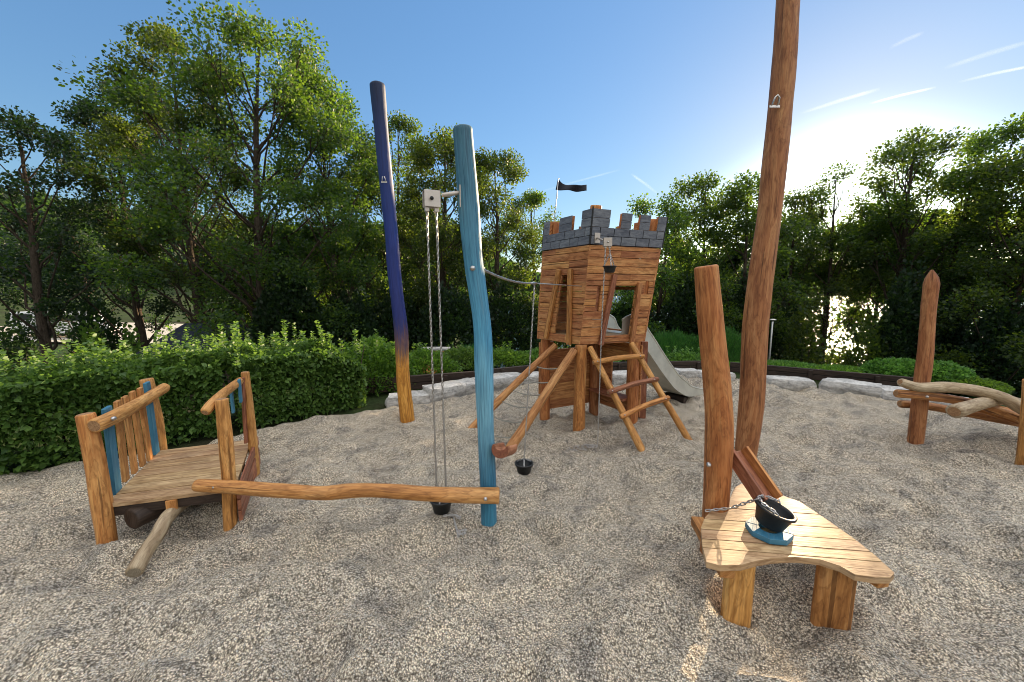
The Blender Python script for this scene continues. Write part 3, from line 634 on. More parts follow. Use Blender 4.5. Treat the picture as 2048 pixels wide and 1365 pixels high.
# leaning grey branch poking out from under the deck
q = G(268, 1146, .05); s0 = P(352, 1012, FL.y+.22)
br = thing('loose_log', q*1, 'weathered grey bent branch sticking out from under the low deck, cut end towards the viewer', 'log')
mb = MB(); mid = P(318, 1066, (q.y+s0.y)/2); mid2 = P(335, 1035, (q.y+2*s0.y)/3+.02); s0.z = min(s0.z, ZD-.11)
mb.log([q, q.lerp(mid,.45)+Vector((-.01,0,.0)), mid, mid2, s0+Vector((.02,.12,0)), s0+Vector((.06,.5,-.06))], [.046,.043,.044,.045,.046,.045], 20, .05, .05, 41); mb.build('branch', [W['pale'], W['end_grey']], br)
# balance beam from the deck to the blue pole
ba, bz_ = P(392, 971, Y2-.10), P(999, 992, Yb-.115)
bm = thing('balance_beam', (ba+bz_)/2*1, 'long wavy horizontal log bolted between the low deck and the blue post', 'beam')
mb = MB(); mb.log([ba, P(480,976,Y2-.12), P(570,982,Y2-.13), P(640,987,Y2-.13), P(700,982,Yb-.11), P(760,981,Yb-.11), P(850,988,Yb-.115), P(930,991,Yb-.115), bz_], [.043,.047,.049,.048,.050,.048,.050,.054,.055], 24, .04, .05, 51, chamf=.01)
mb.build('beam_log', [W['yellow'], W['end']], bm)
bolt(bm, P(428, 975, Y2-.145), (0,-1,0), .012); bolt(bm, P(971, 999, Yb-.172), (0,-1,0), .012)

# ------------------------------------------------------------------ castle tower
def QC(t):   # corner positions against height; z 1.10 .. 2.60
    z = 1.10+t; C_ = Vector((.810+.055*t, 4.57-.095*t, z)); R_ = Vector((1.69+.115*t, 4.88-.03*t, z)); B_ = Vector((1.25+.06*t, 5.64+.08*t, z)); L_ = Vector((.335+.035*t+.02*t*t, 5.18+.02*t, z))
    return C_, R_, B_, L_
def on_face(i, s, z, off=0.0):
    q = QC(z-1.10); a, c_ = q[i], q[(i+1) % 4]; p = a.lerp(c_, s); d = (c_-a); n = Vector((d.y, -d.x, 0)).normalized()
    return p+n*off
def slab(mb, i, s0a, s1a, s0b, s1b, z0, z1, o0, o1, m=0, grain=None):
    """board on face i between heights z0,z1; s at bottom (a) and top (b); o0 inner, o1 outer offset"""
    p = [on_face(i, s0a, z0, o1), on_face(i, s1a, z0, o1), on_face(i, s1a, z0, o0), on_face(i, s0a, z0, o0), on_face(i, s0b, z1, o1), on_face(i, s1b, z1, o1), on_face(i, s1b, z1, o0), on_face(i, s0b, z1, o0)]
    mb.hexa(p, axis_u=grain or (p[1]-p[0]), m=m)
T0 = Vector((.82, 4.57, 0)); tw = thing('play_tower', T0, 'wooden castle play tower with grey painted battlements, ladder, rope climber and slide', 'play tower')
# openings: face -> (z0,z1, left s at z0, left s at z1, right s at z0, right s at z1)
OPEN = {3: [(1.20, 1.93, .42, .50, .80, .70)],                     # left face: face 3 runs L -> C
        0: [(1.20, 1.80, .35, .38, .73, .72), (1.50, 1.80, .165, .165, .215, .215), (1.70, 1.86, .85, .85, .91, .91)],
        1: [(1.22, 1.75, .15, .22, .80, .70)],
        2: []}
rnd = random.Random(12)
for i in (3, 0, 1, 2):
    zs = [1.10, 1.20]; 
    while zs[-1] < 2.255: zs.append(round(zs[-1]+rnd.uniform(.055, .11), 3))
    brk = set()
    for o_ in OPEN[i]: brk |= {o_[0], o_[1]}
    zs = [z for z in zs if all(abs(z-b_) > .03 for b_ in brk) and z < 2.22]+list(brk)+[2.255]; zs = sorted(set(zs)); mb = MB()
    if 1.10 not in zs: zs = [1.10]+zs
    for z0, z1 in zip(zs, zs[1:]):
        cuts = []; zm = (z0+z1)/2
        for (a0, a1, l0, l1, r0, r1) in OPEN[i]:
            if a0-.001 <= zm <= a1+.001:
                f = lambda z, p0, p1: p0+(p1-p0)*(z-a0)/(a1-a0)
                cuts.append((f(z0,l0,l1), f(z1,l0,l1), f(z0,r0,r1), f(z1,r0,r1)))
        cuts.sort(); cur = (0.0, 0.0); segs = []
        for c_ in cuts: segs.append((cur[0], c_[0], cur[1], c_[1])); cur = (c_[2], c_[3])
        segs.append((cur[0], 1.0, cur[1], 1.0)); gap = .0028
        for (a0, a1, b0, b1) in segs:
            if a1-a0 > .5 and rnd.random() < .45:
                m_ = rnd.uniform(.3, .7); sub = [(a0, a0+(a1-a0)*m_, b0, b0+(b1-b0)*m_), (a0+(a1-a0)*m_+.003, a1, b0+(b1-b0)*m_+.003, b1)]
            else: sub = [(a0, a1, b0, b1)]
            for (c0, c1, d0, d1) in sub: slab(mb, i, c0, c1, d0, d1, z0+gap, z1-gap, -.028, rnd.uniform(-.002, .004))
    o = mb.build('wall', W['board'], tw, bevel=.003)
# dark backing in the two little slots
mb = MB(); slab(mb, 0, .165, .215, .165, .215, 1.50, 1.80, -.05, -.029); mb.build('slot_backing', W['red'], tw); mb = MB(); slab(mb, 0, .85, .91, .85, .91, 1.70, 1.86, -.05, -.029); mb.build('slot_backing', W['red'], tw)
# leaning boards framing the openings
def trim(i, s0, z0, s1, z1, wd, name='door_post', wk='board', off=.03):
    mb = MB(); a, c_ = on_face(i, s0, z0, off), on_face(i, s1, z1, off); d = on_face(i, 1, z0)-on_face(i, 0, z0); n = Vector((d.y, -d.x, 0)).normalized(); mb.beam(a, c_, wd, .036, up=n); return mb.build(name, W[wk], tw, bevel=.004)
trim(3, .26, 1.13, .46, 2.0, .062, wk='yellow'); trim(3, .80, 1.09, .70, 2.0, .062, wk='yellow')
trim(0, .285, 1.09, .365, 1.93, .060, wk='red', off=.028); trim(0, .765, 1.10, .745, 1.84, .058, off=.028)
# floor and edge beams
mb = MB(); q = QC(.06); cen = sum(q, Vector())/4; qi = [p.lerp(cen, .035) for p in q]; nb = 8
for k in range(nb):
    t0, t1 = k/nb, (k+1)/nb-.004; w_ = [qi[0].lerp(qi[3],t0), qi[1].lerp(qi[2],t0), qi[1].lerp(qi[2],t1), qi[0].lerp(qi[3],t1)]
    mb.hexa([p+Vector((0,0,.0)) for p in w_]+[p+Vector((0,0,.035)) for p in w_])
mb.build('floor', W['deck'], tw, bevel=.003)
q = QC(1.13); cen = sum(q, Vector())/4; mb = MB()
for k in range(8):
    t0, t1 = k/8, (k+1)/8-.003; qi = [p.lerp(cen, .05) for p in q]; w_ = [qi[0].lerp(qi[3],t0), qi[1].lerp(qi[2],t0), qi[1].lerp(qi[2],t1), qi[0].lerp(qi[3],t1)]
    mb.hexa([p for p in w_]+[p+Vector((0,0,.025)) for p in w_])
mb.build('ceiling', W['red'], tw, bevel=.003)
# grey battlement blocks
for i in (3, 0, 1, 2):
    mb = MB(); slab(mb, i, 0, 1, 0, 1, 2.262, 2.445, -.030, .003); mb.build('battlement_backing', M_black, tw)
    mb = MB(); inn = MB(); nblk = 5
    for row, (z0, z1) in enumerate(((2.262, 2.352), (2.358, 2.448))):
        e = [0]+[(k+(.5 if row else 0))/nblk+rnd.uniform(-.02,.02) for k in range(0 if row else 1, nblk)]+[1]
        e = sorted(e)
        for a, c_ in zip(e, e[1:]): slab(mb, i, a+.005, c_-.005, a+.005, c_-.005, z0, z1, .002, .015)
    mer = {0: [(.0,.22,2,.02),(.375,.51,2,0),(.63,.77,2,0),(.885,1.0,2,0)], 3: [(0,.13,2,0),(.36,.62,2,0),(.82,1.0,2,.02)], 1: [(0,.13,2,0),(.3,.45,2,0),(.6,.75,2,0),(.9,1,2,0)], 2: [(0,.13,2,0),(.3,.45,2,0),(.6,.75,2,0),(.9,1,2,0)]}[i]
    for (a, c_, nr, ex) in mer:
        z = 2.452; hh = (.165+ex)/2
        for k in range(2): slab(mb, i, a, c_, a, c_, z+k*(hh+.004), z+k*(hh+.004)+hh, .002, .015)
        inn = MB(); slab(inn, i, a+.003, c_-.003, a+.003, c_-.003, 2.447, z+2*hh+.002, -.036, .001); inn.build('merlon_core', W['orange'], tw, bevel=.003)
    mb.build('battlement', W['slate'], tw, bevel=.0015)
# corner strips
for (i, lo, hi) in ((0, 1.10, 2.24), ):
    pass
mb = MB(); q0, q1 = QC(2.262-1.1)[0], QC(2.66-1.1)[0]; mb.beam(q0+Vector((-.004,-.012,0)), q1+Vector((-.004,-.012,0)), .014, .012, up=(0,-1,0)); mb.build('corner_strip', M_black, tw)
for j in (1, 3):
    q0, q1 = QC(2.262-1.1)[j], QC(2.62-1.1)[j]; o_ = Vector((.012,0,0)) if j == 1 else Vector((-.012,0,0))
    mb = MB(); mb.beam(q0+o_, q1+o_, .012, .012, up=(0,-1,0)); mb.build('corner_strip', M_black, tw)
# four posts from the gravel up through the corners
def tpost(px, py, j, r, top, seed, wk='orange', tz=1.10):
    g_ = G(px, py); q = QC(0)[j]; cc = sum(QC(0), Vector())/4; ins = (cc-q).normalized()*(r+.045); ti = QC(top-1.10)[j]+(cc-q).normalized()*(r+.06)
    lo = Vector((q.x+ins.x, q.y+ins.y, 1.0)); return post(tw, [Vector((g_.x, g_.y, -.3)), Vector((g_.x, g_.y, 0)), lo.lerp(Vector((g_.x,g_.y,.5)),.3) , lo, ti], [r*1.05,r*1.05,r*1.0,r*.98,r*.95], wk, seed)
cc = sum(QC(0), Vector())/4
def tpost2(j, r, top, seed, wk='orange', out=0.0):
    q = QC(0)[j]; d = Vector((cc.x-q.x, cc.y-q.y, 0)).normalized(); g_ = Vector((q.x, q.y, 0))+d*(r+.02-out); g1 = g_+Vector((0,0,1.05)); tp = QC(top-1.10)[j]+d*(r+.075)
    return post(tw, [g_+Vector((0,0,-.3)), g_, g_+Vector((0,0,.5)), g1, tp], [r*1.04,r*1.04,r,r*.96,r*.92], wk, seed)
_q = QC(0)[0]; _d = Vector((cc.x-_q.x, cc.y-_q.y, 0)).normalized(); _b = Vector((_q.x, _q.y, 0))+_d*.045; post(tw, [_b+Vector((0,0,-.3)), _b, _b+Vector((0,0,.5)), _b+Vector((.004,0,1.097))], [.076,.075,.072,.070], 'orange', 61)
_t = QC(1.6)[0]+_d*.145; post(tw, [_b+_d*.12+Vector((0,0,1.2)), _t], [.070,.066], 'orange', 65); tpost2(3, .068, 2.62, 62, out=-.03); tpost2(1, .070, 2.60, 63, out=-.03); tpost2(2, .070, 2.60, 64, 'brown', out=-.03)
# lower walls on the two rear sides
def lowwall(i, s0, s1, opens, name='lower_wall'):
    zs = [.10,.22,.34,.46,.58,.70,.82,.94,1.05]; mb = MB()
    for z0, z1 in zip(zs, zs[1:]):
        segs = [(s0, s1)]
        for (a0, a1, l, r) in opens:
            if a0 <= (z0+z1)/2 <= a1: segs = [(s0, l), (r, s1)]
        for (a, c_) in segs:
            p = [on_face(i, a, 1.10, 0), on_face(i, c_, 1.10, 0), on_face(i, c_, 1.10, -.025), on_face(i, a, 1.10, -.025)]
            mb.hexa([Vector((v.x, v.y, z0+.001)) for v in p]+[Vector((v.x, v.y, z1-.001)) for v in p], axis_u=p[1]-p[0])
    return mb.build(name, W['board'], tw, bevel=.003)
lowwall(2, .03, .97, [(.94, 1.2, .25, .75)]); lowwall(1, .03, .97, [(.34, .82, .30, .62)])
mb = MB(); a = on_face(1, .15, 1.10, -.12); c_ = on_face(1, .9, 1.10, -.12); a.z = c_.z = .33; mb.beam(a, c_, .2, .035); mb.build('bench_seat', W['red'], tw, bevel=.004)
mb = MB(); p_ = QC(0)[1]; mb.beam(Vector((p_.x+.035, p_.y+.08, .0)), Vector((p_.x+.02, p_.y+.08, 1.09)), .04, .085, up=(1,0,0)); mb.build('side_board', W['red'], tw, bevel=.004)
# flag
f0 = QC(1.40)[3]+Vector((.10,-.02,0)); f1 = P(1117, 357, f0.y)
mb = MB(); mb.tube([f0+Vector((0,0,-.15)), f1], .006, 8); mb.build('flag_staff', M_steel, tw)
mb = MB(); nu, nv = 22, 7; i0 = len(mb.v); L_ = .40
for a in range(nu+1):
    for c_ in range(nv+1):
        u, v = a/nu, c_/nv; tp = P(1116+58*u, 357+19*u+7*math.sin(u*4.5), f1.y); bt = P(1112+60*u, 378+9*u+2*math.sin(u*5), f1.y)
        if u > .45 and u < .6: pass
        p = tp.lerp(bt, v*(1-.12*u)); p += Vector((0, .05*math.sin(u*9+v*1.2), 0)); mb.v.append(p)
for a in range(nu):
    for c_ in range(nv): mb.face([i0+a*(nv+1)+c_, i0+(a+1)*(nv+1)+c_, i0+(a+1)*(nv+1)+c_+1, i0+a*(nv+1)+c_+1], [(0,0)]*4, 0, True)
fo = mb.build('flag_cloth', M_flag, tw); sm = fo.modifiers.new('thick', 'SOLIDIFY'); sm.thickness = .003
# ladder on the right face
def raillog(a, c_, r, seed, wk='orange', name='ladder_rail', mid=None):
    mb = MB(); pts = [a, c_] if mid is None else [a, mid, c_]; mb.log(pts, r, 16, .05, .06, seed); return mb.build(name, [W[wk], W['end']], tw)
lt0 = P(1179, 694, on_face(0,.12,1.1,.04).y); lb0 = G(1288, 903); lb0.z = -.03
lt1 = P(1262, 686, on_face(0,.80,1.1,.04).y); lb1 = G(1387, 891); lb1.z = -.03
raillog(lt0, lb0, [.036,.042], 71, 'yellow'); raillog(lt1, lb1, [.036,.038], 72, 'yellow')
def at_y(a, c_, py):
    best = min((abs(proj(a.lerp(c_, t/200))[1]-py), t/200) for t in range(201)); return a.lerp(c_, best[1])
def proj(p):
    d = p-Vector((0,0,CAM_H)); f_ = d.y*_c-d.z*_s; u_ = d.y*_s+d.z*_c; return (1024+FPX*d.x/f_, 682.5-FPX*u_/f_)
for k, (y0, y1, wk) in enumerate(((728, 717, 'yellow'), (786, 763, 'red'), (834, 801, 'orange'))):
    a, c_ = at_y(lt0, lb0, y0), at_y(lt1, lb1, y1); d = (c_-a).normalized(); up = Vector((-.02,-.05,.03))
    mb = MB(); mb.log([a-d*.06+up, a.lerp(c_,.5)+up+Vector((0,0,.018)), c_+d*.06+up], [.029,.031,.028], 16, .05, .05, 81+k); mb.build('rung', [W[wk], W['end']], tw)
    bolt(tw, a+up+Vector((-.005,-.028,.012)), (-.1,-1,.3), .009); bolt(tw, c_+up+Vector((-.005,-.028,.012)), (-.1,-1,.3), .009)
# rope climber on the left face: two logs and sagging ropes
nt0 = P(1112, 690, on_face(3,.35,1.1,.03).y); nb0 = G(930, 866); nb0.z = -.04
nt1 = P(1149, 700, on_face(3,.93,1.1,.06).y); nb1 = G(1012, 903); nb1.z = -.04
raillog(nt0, nb0, [.040,.045,.050], 73, 'brown', 'climbing_log', nt0.lerp(nb0,.5)+Vector((0,0,.02))); raillog(nt1, nb1, [.048,.050,.056], 74, 'brown', 'climbing_log', nt1.lerp(nb1,.5)+Vector((.01,0,.015)))
for k, t in enumerate((.24, .38, .50, .62, .76, .90)):
    a, c_ = nt0.lerp(nb0, t), nt1.lerp(nb1, t-.06); mb = MB(); sg = .03+.03*k/5
    mb.tube([a.lerp(c_, u/8)+Vector((0,0,-sg*4*(u/8)*(1-u/8))) for u in range(9)], .007, 8, caps=False); mb.build('rope', M_rope, tw)
# slide
sm0 = on_face(1, .44, 1.1, -.30); sd_ = Vector((.81,.585,0)).normalized(); sn = Vector((-sd_.y, sd_.x, 0)); z_top = 1.21
sp = [(0.0,z_top+.0),(.28,z_top-.01),(.36,z_top-.05),(.55,z_top-.22),(.9,z_top-.55),(1.25,z_top-.85),(1.45,.24),(1.65,.155),(1.88,.125),(2.12,.12)]
def spz(t): 
    n = len(sp)-1; x = t*n; i = min(n-1, int(x)); f_ = x-i; p0, p1, p2, p3 = sp[max(0,i-1)], sp[i], sp[i+1], sp[min(n,i+2)]
    return tuple(.5*(2*p1[k]+(p2[k]-p0[k])*f_+(2*p0[k]-5*p1[k]+4*p2[k]-p3[k])*f_*f_+(3*p1[k]-p0[k]-3*p2[k]+p3[k])*f_**3) for k in (0,1))
hw = .25; mb = MB(); N_ = 60; i0 = 0; mbs = [MB(), MB(), MB(), MB(), MB()]
for a in range(N_+1):
    x, z = spz(a/N_); x2, z2 = spz(min(1, a/N_+.01)); x1, z1 = spz(max(0, a/N_-.01)); tg = Vector((x2-x1, z2-z1)).normalized(); nr = Vector((-tg.y, tg.x))
    def at3(dx, dy, lat): return sm0+sd_*(x+nr.x*dy)+sn*lat+Vector((0,0,z+nr.y*dy-sm0.z))
    sh = .17 if x > .3 else .17
    if x < .42: sh = .17+.06*math.sin(min(1, x/.42)*PI)
    if x > 1.5: sh = .17*(1-.75*(x-1.5)/.62)
    ring = [at3(0,sh,hw+.004), at3(0,sh,hw-.002), at3(0,.02,hw-.002), at3(0,.0,hw-.02), at3(0,0,-hw+.02), at3(0,.02,-hw+.002), at3(0,sh,-hw+.002), at3(0,sh,-hw-.004), at3(0,-.035,-hw-.004), at3(0,-.035,hw+.004)]
    mbs[0].v += ring; kk = len(ring)
    if a:
        for j in range(kk):
            j2 = (j+1) % kk; mbs[0].face([(a-1)*kk+j, (a-1)*kk+j2, a*kk+j2, a*kk+j], [(0,0)]*4, 0, False)
mbs[0].face(list(range(10)), [(0,0)]*10); mbs[0].face([N_*10+k for k in range(10)][::-1], [(0,0)]*10)
sl = mbs[0].build('slide', M_slide, tw)
for lat in (hw, -hw):     # rolled edges
    mb = MB(); pts = []
    for a in range(0, N_+1, 2):
        x, z = spz(a/N_); x2, z2 = spz(min(1, a/N_+.01)); x1, z1 = spz(max(0, a/N_-.01)); tg = Vector((x2-x1, z2-z1)).normalized(); nr = Vector((-tg.y, tg.x))
        sh = .17
        if x < .42: sh = .17+.06*math.sin(min(1, x/.42)*PI)
        if x > 1.5: sh = .17*(1-.75*(x-1.5)/.62)
        pts.append(sm0+sd_*(x+nr.x*sh)+sn*lat+Vector((0,0,z+nr.y*sh-sm0.z)))
    mb.tube(pts, .013, 10); mb.build('slide_rim', M_slide, sl)
mb = MB(); e = sm0+sd_*1.62; e.z = .02; mb.box(e, (.07,.44,.16), Matrix.Rotation(math.atan2(sd_.y, sd_.x), 3, 'Z')); e2 = sm0+sd_*1.86; e2.z = .045; mb.box(e2, (.44,.40,.05), Matrix.Rotation(math.atan2(sd_.y, sd_.x), 3, 'Z')); mb.build('slide_foot', W['dark'], sl, bevel=.004)
# hoist bracket on the right face with its chain and bucket
bp = on_face(0, .075, 2.33, .02); q1 = P(1215, 485, bp.y-.30)
mb = MB(); mb.box(bp, (.07,.012,.11), Matrix.Rotation(.35,3,'Z')); mb.tube([bp, P(1208, 482, bp.y-.27)], .011, 10); mb.build('hoist_arm', M_steel_d, tw)
mb = MB(); 
for sy in (-1, 1): mb.box(q1+Vector((0, sy*.022, 0)), (.088,.005,.088))
mb.box(q1+Vector((0,0,.041)), (.086,.04,.005)); mb.box(q1+Vector((.041,0,-.004)), (.005,.04,.078)); mb.box(q1+Vector((-.02,0,-.052)), (.022,.024,.02)); mb.box(q1+Vector((.022,0,-.052)), (.022,.024,.02)); mb.build('pulley_housing', M_steel_d, tw, bevel=.002)
bolt(tw, q1+Vector((0,-.026,0)), (0,-1,0), .010)
hb = P(1219, 546, q1.y); tag(bucket(hb, .068, .072, 'small black bucket hanging high on the castle wall from the hoist', chain_to=.13), cat='bucket')
mb = MB(); mb.link_chain([q1+Vector((.022,0,-.06)), hb+Vector((0,0,.19))], .02, .0028, .008); tag(mb.build('steel_chain', M_steel, origin=hb), 'short chain between the castle wall hoist and the hanging bucket', 'chain')
mb = MB(); mb.link_chain([q1+Vector((-.02,0,-.06)), Vector((q1.x-.035, q1.y, 1.4)), Vector((q1.x-.04, q1.y+.0, .02))], .022, .0028, .008)
tag(mb.build('steel_chain', M_steel, origin=(q1.x, q1.y, 0)), 'thin steel chain dropping from the castle wall hoist down to the gravel', 'chain')
pp = [Vector((q1.x-.04, q1.y, .012))]
for k in range(26): pp.append(Vector((q1.x-.05-.013*k+.03*math.sin(k*1.7), q1.y+.02+.09*math.sin(k*.9)*(.4+k/40), gravel_h(np.array([q1.x-.05-.013*k]), np.array([q1.y+.05]))[0]+.012)))
chain(pp, 'loose pile of steel chain lying on the gravel in front of the tower post', .024, .003, .009)
# ------------------------------------------------------------------ cable from the blue pole to the castle, with its chain and bucket
ca0 = P(966, 539, Yb+.055); b2 = G(1048, 951); b2.z = gz(b2)-.006; j1 = P(1069, 567, b2.y+.0); ca2 = on_face(0, .02, 1.66, .0)
ca2 = P(1163, 573, QC(.62)[0].y-.02)
cb_ = thing('steel_cable', j1*1, 'steel wire cable stretched from the blue post to the castle corner', 'cable')
mb = MB(); n = 60; pts = [ca0.lerp(j1, k/n)+Vector((0,0,-.03*4*(k/n)*(1-k/n))) for k in range(n+1)]; mb.tube(pts, .008, 8)
for ph in (0, PI):      # twisted strands
    mb.tube([p+Vector((math.cos(k*.9+ph)*.004, 0, math.sin(k*.9+ph)*.004)) for k, p in enumerate(pts)], .006, 6, caps=False)
mb.build('rope_section', M_steel, cb_)
mb = MB(); mb.tube([j1, ca2], .006, 8); mb.build('rod_section', M_steel, cb_)
mb = MB(); d = (ca2-j1).normalized(); mb.tube([j1-d*.06, j1-d*.02, j1+d*.04], [.008,.015,.009], 12); mb.build('clamp', M_steel, cb_)
chain([j1+Vector((0,0,-.01)), b2+Vector((.0,0,.13))], 'steel chain hanging from the middle of the cable to a bucket', .024, .003, .009)
bucket(b2, .083, .10, 'black bucket on open gravel beneath the cable chain', chain_to=.045)
# half-log trough fixed to the blue pole
t0 = P(1000, 899, Yb-.13); t1 = P(1019, 894, Yb+.10); tr = thing('wooden_trough', t0*1, 'short hollowed red brown log trough fixed to the side of the blue post', 'trough')
def trough(mb, a, c_, R, up=Vector((0,0,1)), th=.45, seg=20, n=6):
    x = (c_-a).normalized(); u = (up-x*up.dot(x)).normalized(); y = u.cross(x); i0 = len(mb.v); prof = []
    for k in range(seg+1): g_ = PI-.45+(PI+.9)*k/seg; prof.append((math.cos(g_)*R*1.0, math.sin(g_)*R))
    for k in range(9): g_ = .1-(PI+.2)*k/8; prof.append((math.cos(g_)*R*.66, math.sin(g_)*R*.42+R*.30))
    m_ = len(prof)
    for j in range(n+1):
        c0 = a.lerp(c_, j/n); k_ = 1+.07*mnoise.noise(Vector((j*.8, R*30, 1)))
        mb.v += [c0+y*p[0]*k_+u*p[1]*k_ for p in prof]
    for j in range(n):
        for k in range(m_):
            k2 = (k+1) % m_; mb.face([i0+j*m_+k, i0+j*m_+k2, i0+(j+1)*m_+k2, i0+(j+1)*m_+k], [(k*.01,j*.05),(k*.01+.01,j*.05),(k*.01+.01,j*.05+.05),(k*.01,j*.05+.05)], 0, k < seg-1 or k > seg)
    for ring, rv in ((0, 0), (n, 1)):
        f_ = [i0+ring*m_+k for k in range(m_)]; uv = [prof[k] for k in range(m_)]; mb.face(f_ if rv else f_[::-1], uv if rv else uv[::-1], 1)
mb = MB(); trough(mb, t0, t1, .062, Vector((0,0,1))); mb.build('hollow_log', [W['red'], W['end_dark']], tr)

# ------------------------------------------------------------------ right hand poles and table
b = G(1421, 1112); b.z = 0; Ys = b.y; r_ = thing('play_pole', b, 'short thick orange wooden post with flat top beside the sand table', 'pole')
pts = [b+Vector((0,0,-.3)), b, P(1432, 1000, Ys), P(1438, 880, Ys), P(1434, 780, Ys), P(1422, 650, Ys), P(1412, 532, Ys)]
mb = MB(); mb.log(pts, [.064,.066,.078,.081,.079,.073,.066], 26, .05, .04, 91, chamf=.012); mb.build('pole_shaft', [W['orange'], W['end']], r_)
bolt(r_, P(1418, 931, Ys-.078), (-.4,-1,0), .012)
b = G(1488, 930); b.z = 0; Yt = b.y; r_ = thing('play_pole', b, 'very tall orange brown pole leaning out of the top of the picture', 'pole')
pts = [b+Vector((-.02,0,-.4)), b, P(1503, 800, Yt), P(1512, 640, Yt), P(1538, 430, Yt), P(1552, 300, Yt), P(1564, 180, Yt), P(1576, 0, Yt), P(1582, -120, Yt)]
mb = MB(); mb.log(pts, [.098,.100,.112,.110,.098,.098,.096,.090,.088], 26, .06, .035, 93, chamf=.02); mb.build('pole_shaft', [W['brown'], W['end']], r_)
c = P(1551, 205, Yt-.10); mb = MB(); mb.tube([c+Vector((-.025,0,-.02)), c+Vector((-.018,-.02,.03)), c+Vector((0,-.02,.05)), c+Vector((.018,-.02,.03)), c+Vector((.025,0,-.02))], .008, 8); mb.box(c+Vector((0,.01,-.03)), (.09,.01,.02)); mb.build('hook', M_steel, r_)
ZT = .355
poly_px = [(1402,1055),(1405,1092),(1413,1124),(1440,1131),(1482,1130),(1512,1122),(1545,1116),(1590,1114),(1640,1119),(1680,1132),(1710,1149),(1750,1155),(1781,1155),(1789,1146),(1752,1112),(1712,1080),(1655,1040),(1600,1004),(1560,990),(1520,974),(1482,968),(1470,975),(1458,1000),(1446,1000),(1425,1018),(1410,1035)]
poly = [G(x, y, ZT).to_2d() for x, y in poly_px]
org = sum((Vector((p.x,p.y,0)) for p in poly), Vector())/len(poly)
tb = thing('sand_table', org, 'low wooden play table with curved front edge on two broad plank legs', 'table')
ga = (poly[12]-poly[2]).normalized(); nrm = Vector((-ga.y, ga.x))
def clip(poly, n, d, keep_gt):
    out = []; m_ = len(poly)
    for i in range(m_):
        a, c_ = poly[i], poly[(i+1)%m_]; da, dc = a.dot(n)-d, c_.dot(n)-d
        if not keep_gt: da, dc = -da, -dc
        if da >= 0: out.append(a)
        if da*dc < 0: out.append(a.lerp(c_, da/(da-dc)))
    return out
ds = [p.dot(nrm) for p in poly]; lo, hi = min(ds), max(ds)
edges = [lo-1, lo+.135, lo+.215, lo+.31, lo+.42, lo+.56, hi+1]; mb = MB()
edges = [e for e in edges]
for k in range(len(edges)-1):
    pc = clip(poly, nrm, edges[k]+.0035, True); pc = clip(pc, nrm, edges[k+1]-.0035, False) if len(pc) > 2 else pc
    if len(pc) > 2:
        dz = random.uniform(-.001,.001); mb.plate([(p.x, p.y) for p in pc], ZT-.034+dz, ZT+dz, grain=(ga.x, ga.y, 0))
mb.build('tabletop', W['deck'], tb, bevel=.003)
# cross beams under the top
g3 = Vector((ga.x, ga.y, 0)); n3 = Vector((nrm.x, nrm.y, 0))
mb = MB(); a = G(1432, 1140, ZT-.07)+g3*.05; mb.beam(a-n3*.02, a+n3*.45, .075, .06, up=(0,0,1)); mb.build('cross_beam', W['yellow'], tb, bevel=.005)
mb = MB(); a = G(1768, 1166, ZT-.07); e_ = G(1640, 1080, ZT-.07); mb.beam(a, e_, .07, .06, up=(0,0,1)); mb.build('cross_beam', W['yellow'], tb, bevel=.005)
for k, (x0, x1, y0, y1) in enumerate(((1446,1507,1228,1238),(1619,1705,1226,1262))):
    a, c_ = G(x0, y0), G(x1, y1); d = (c_-a).normalized(); n_ = Vector((-d.y, d.x, 0)); th = .05
    tl = ZT-.036; up = Vector((.015 if k == 0 else .02, .02, 0))
    mb = MB(); m0 = (a+c_)/2; hw_ = (c_-a).length/2; kk = .97 if k == 0 else 1.0; q = []
    for z, kx, sh in ((-.25, 1.0, 0), (tl, kk, 1)):
        # rounded plank: eight sided section
        for (sx, sy) in ((-.95,-.25),(-.75,-.5),(.75,-.5),(.95,-.25),(.95,.3),(.75,.5),(-.75,.5),(-.95,.3)):
            q.append(m0+d*hw_*sx*kx+n_*(th*1.6)*(sy+.45)+up*sh+Vector((0,0,z)))
    i0 = 0; mb.v += q
    for j in range(8):
        j2 = (j+1)%8; wu = (q[j2]-q[j]).length; mb.face([j, j2, 8+j2, 8+j], [(j*.05,0),(j*.05+wu,0),(j*.05+wu,.6),(j*.05,.6)], 0)
    mb.face(list(range(8))[::-1], [(0,0)]*8, 1); mb.face([8+j for j in range(8)], [(0,0)]*8, 1)
    mb.build('leg', [W['yellow'], W['end']], tb, bevel=.006)
    if k == 1: bolt(tb, P(1650, 1140, a.y+.01)+Vector((0,-.015,0)), (.1,-1,0), .013)
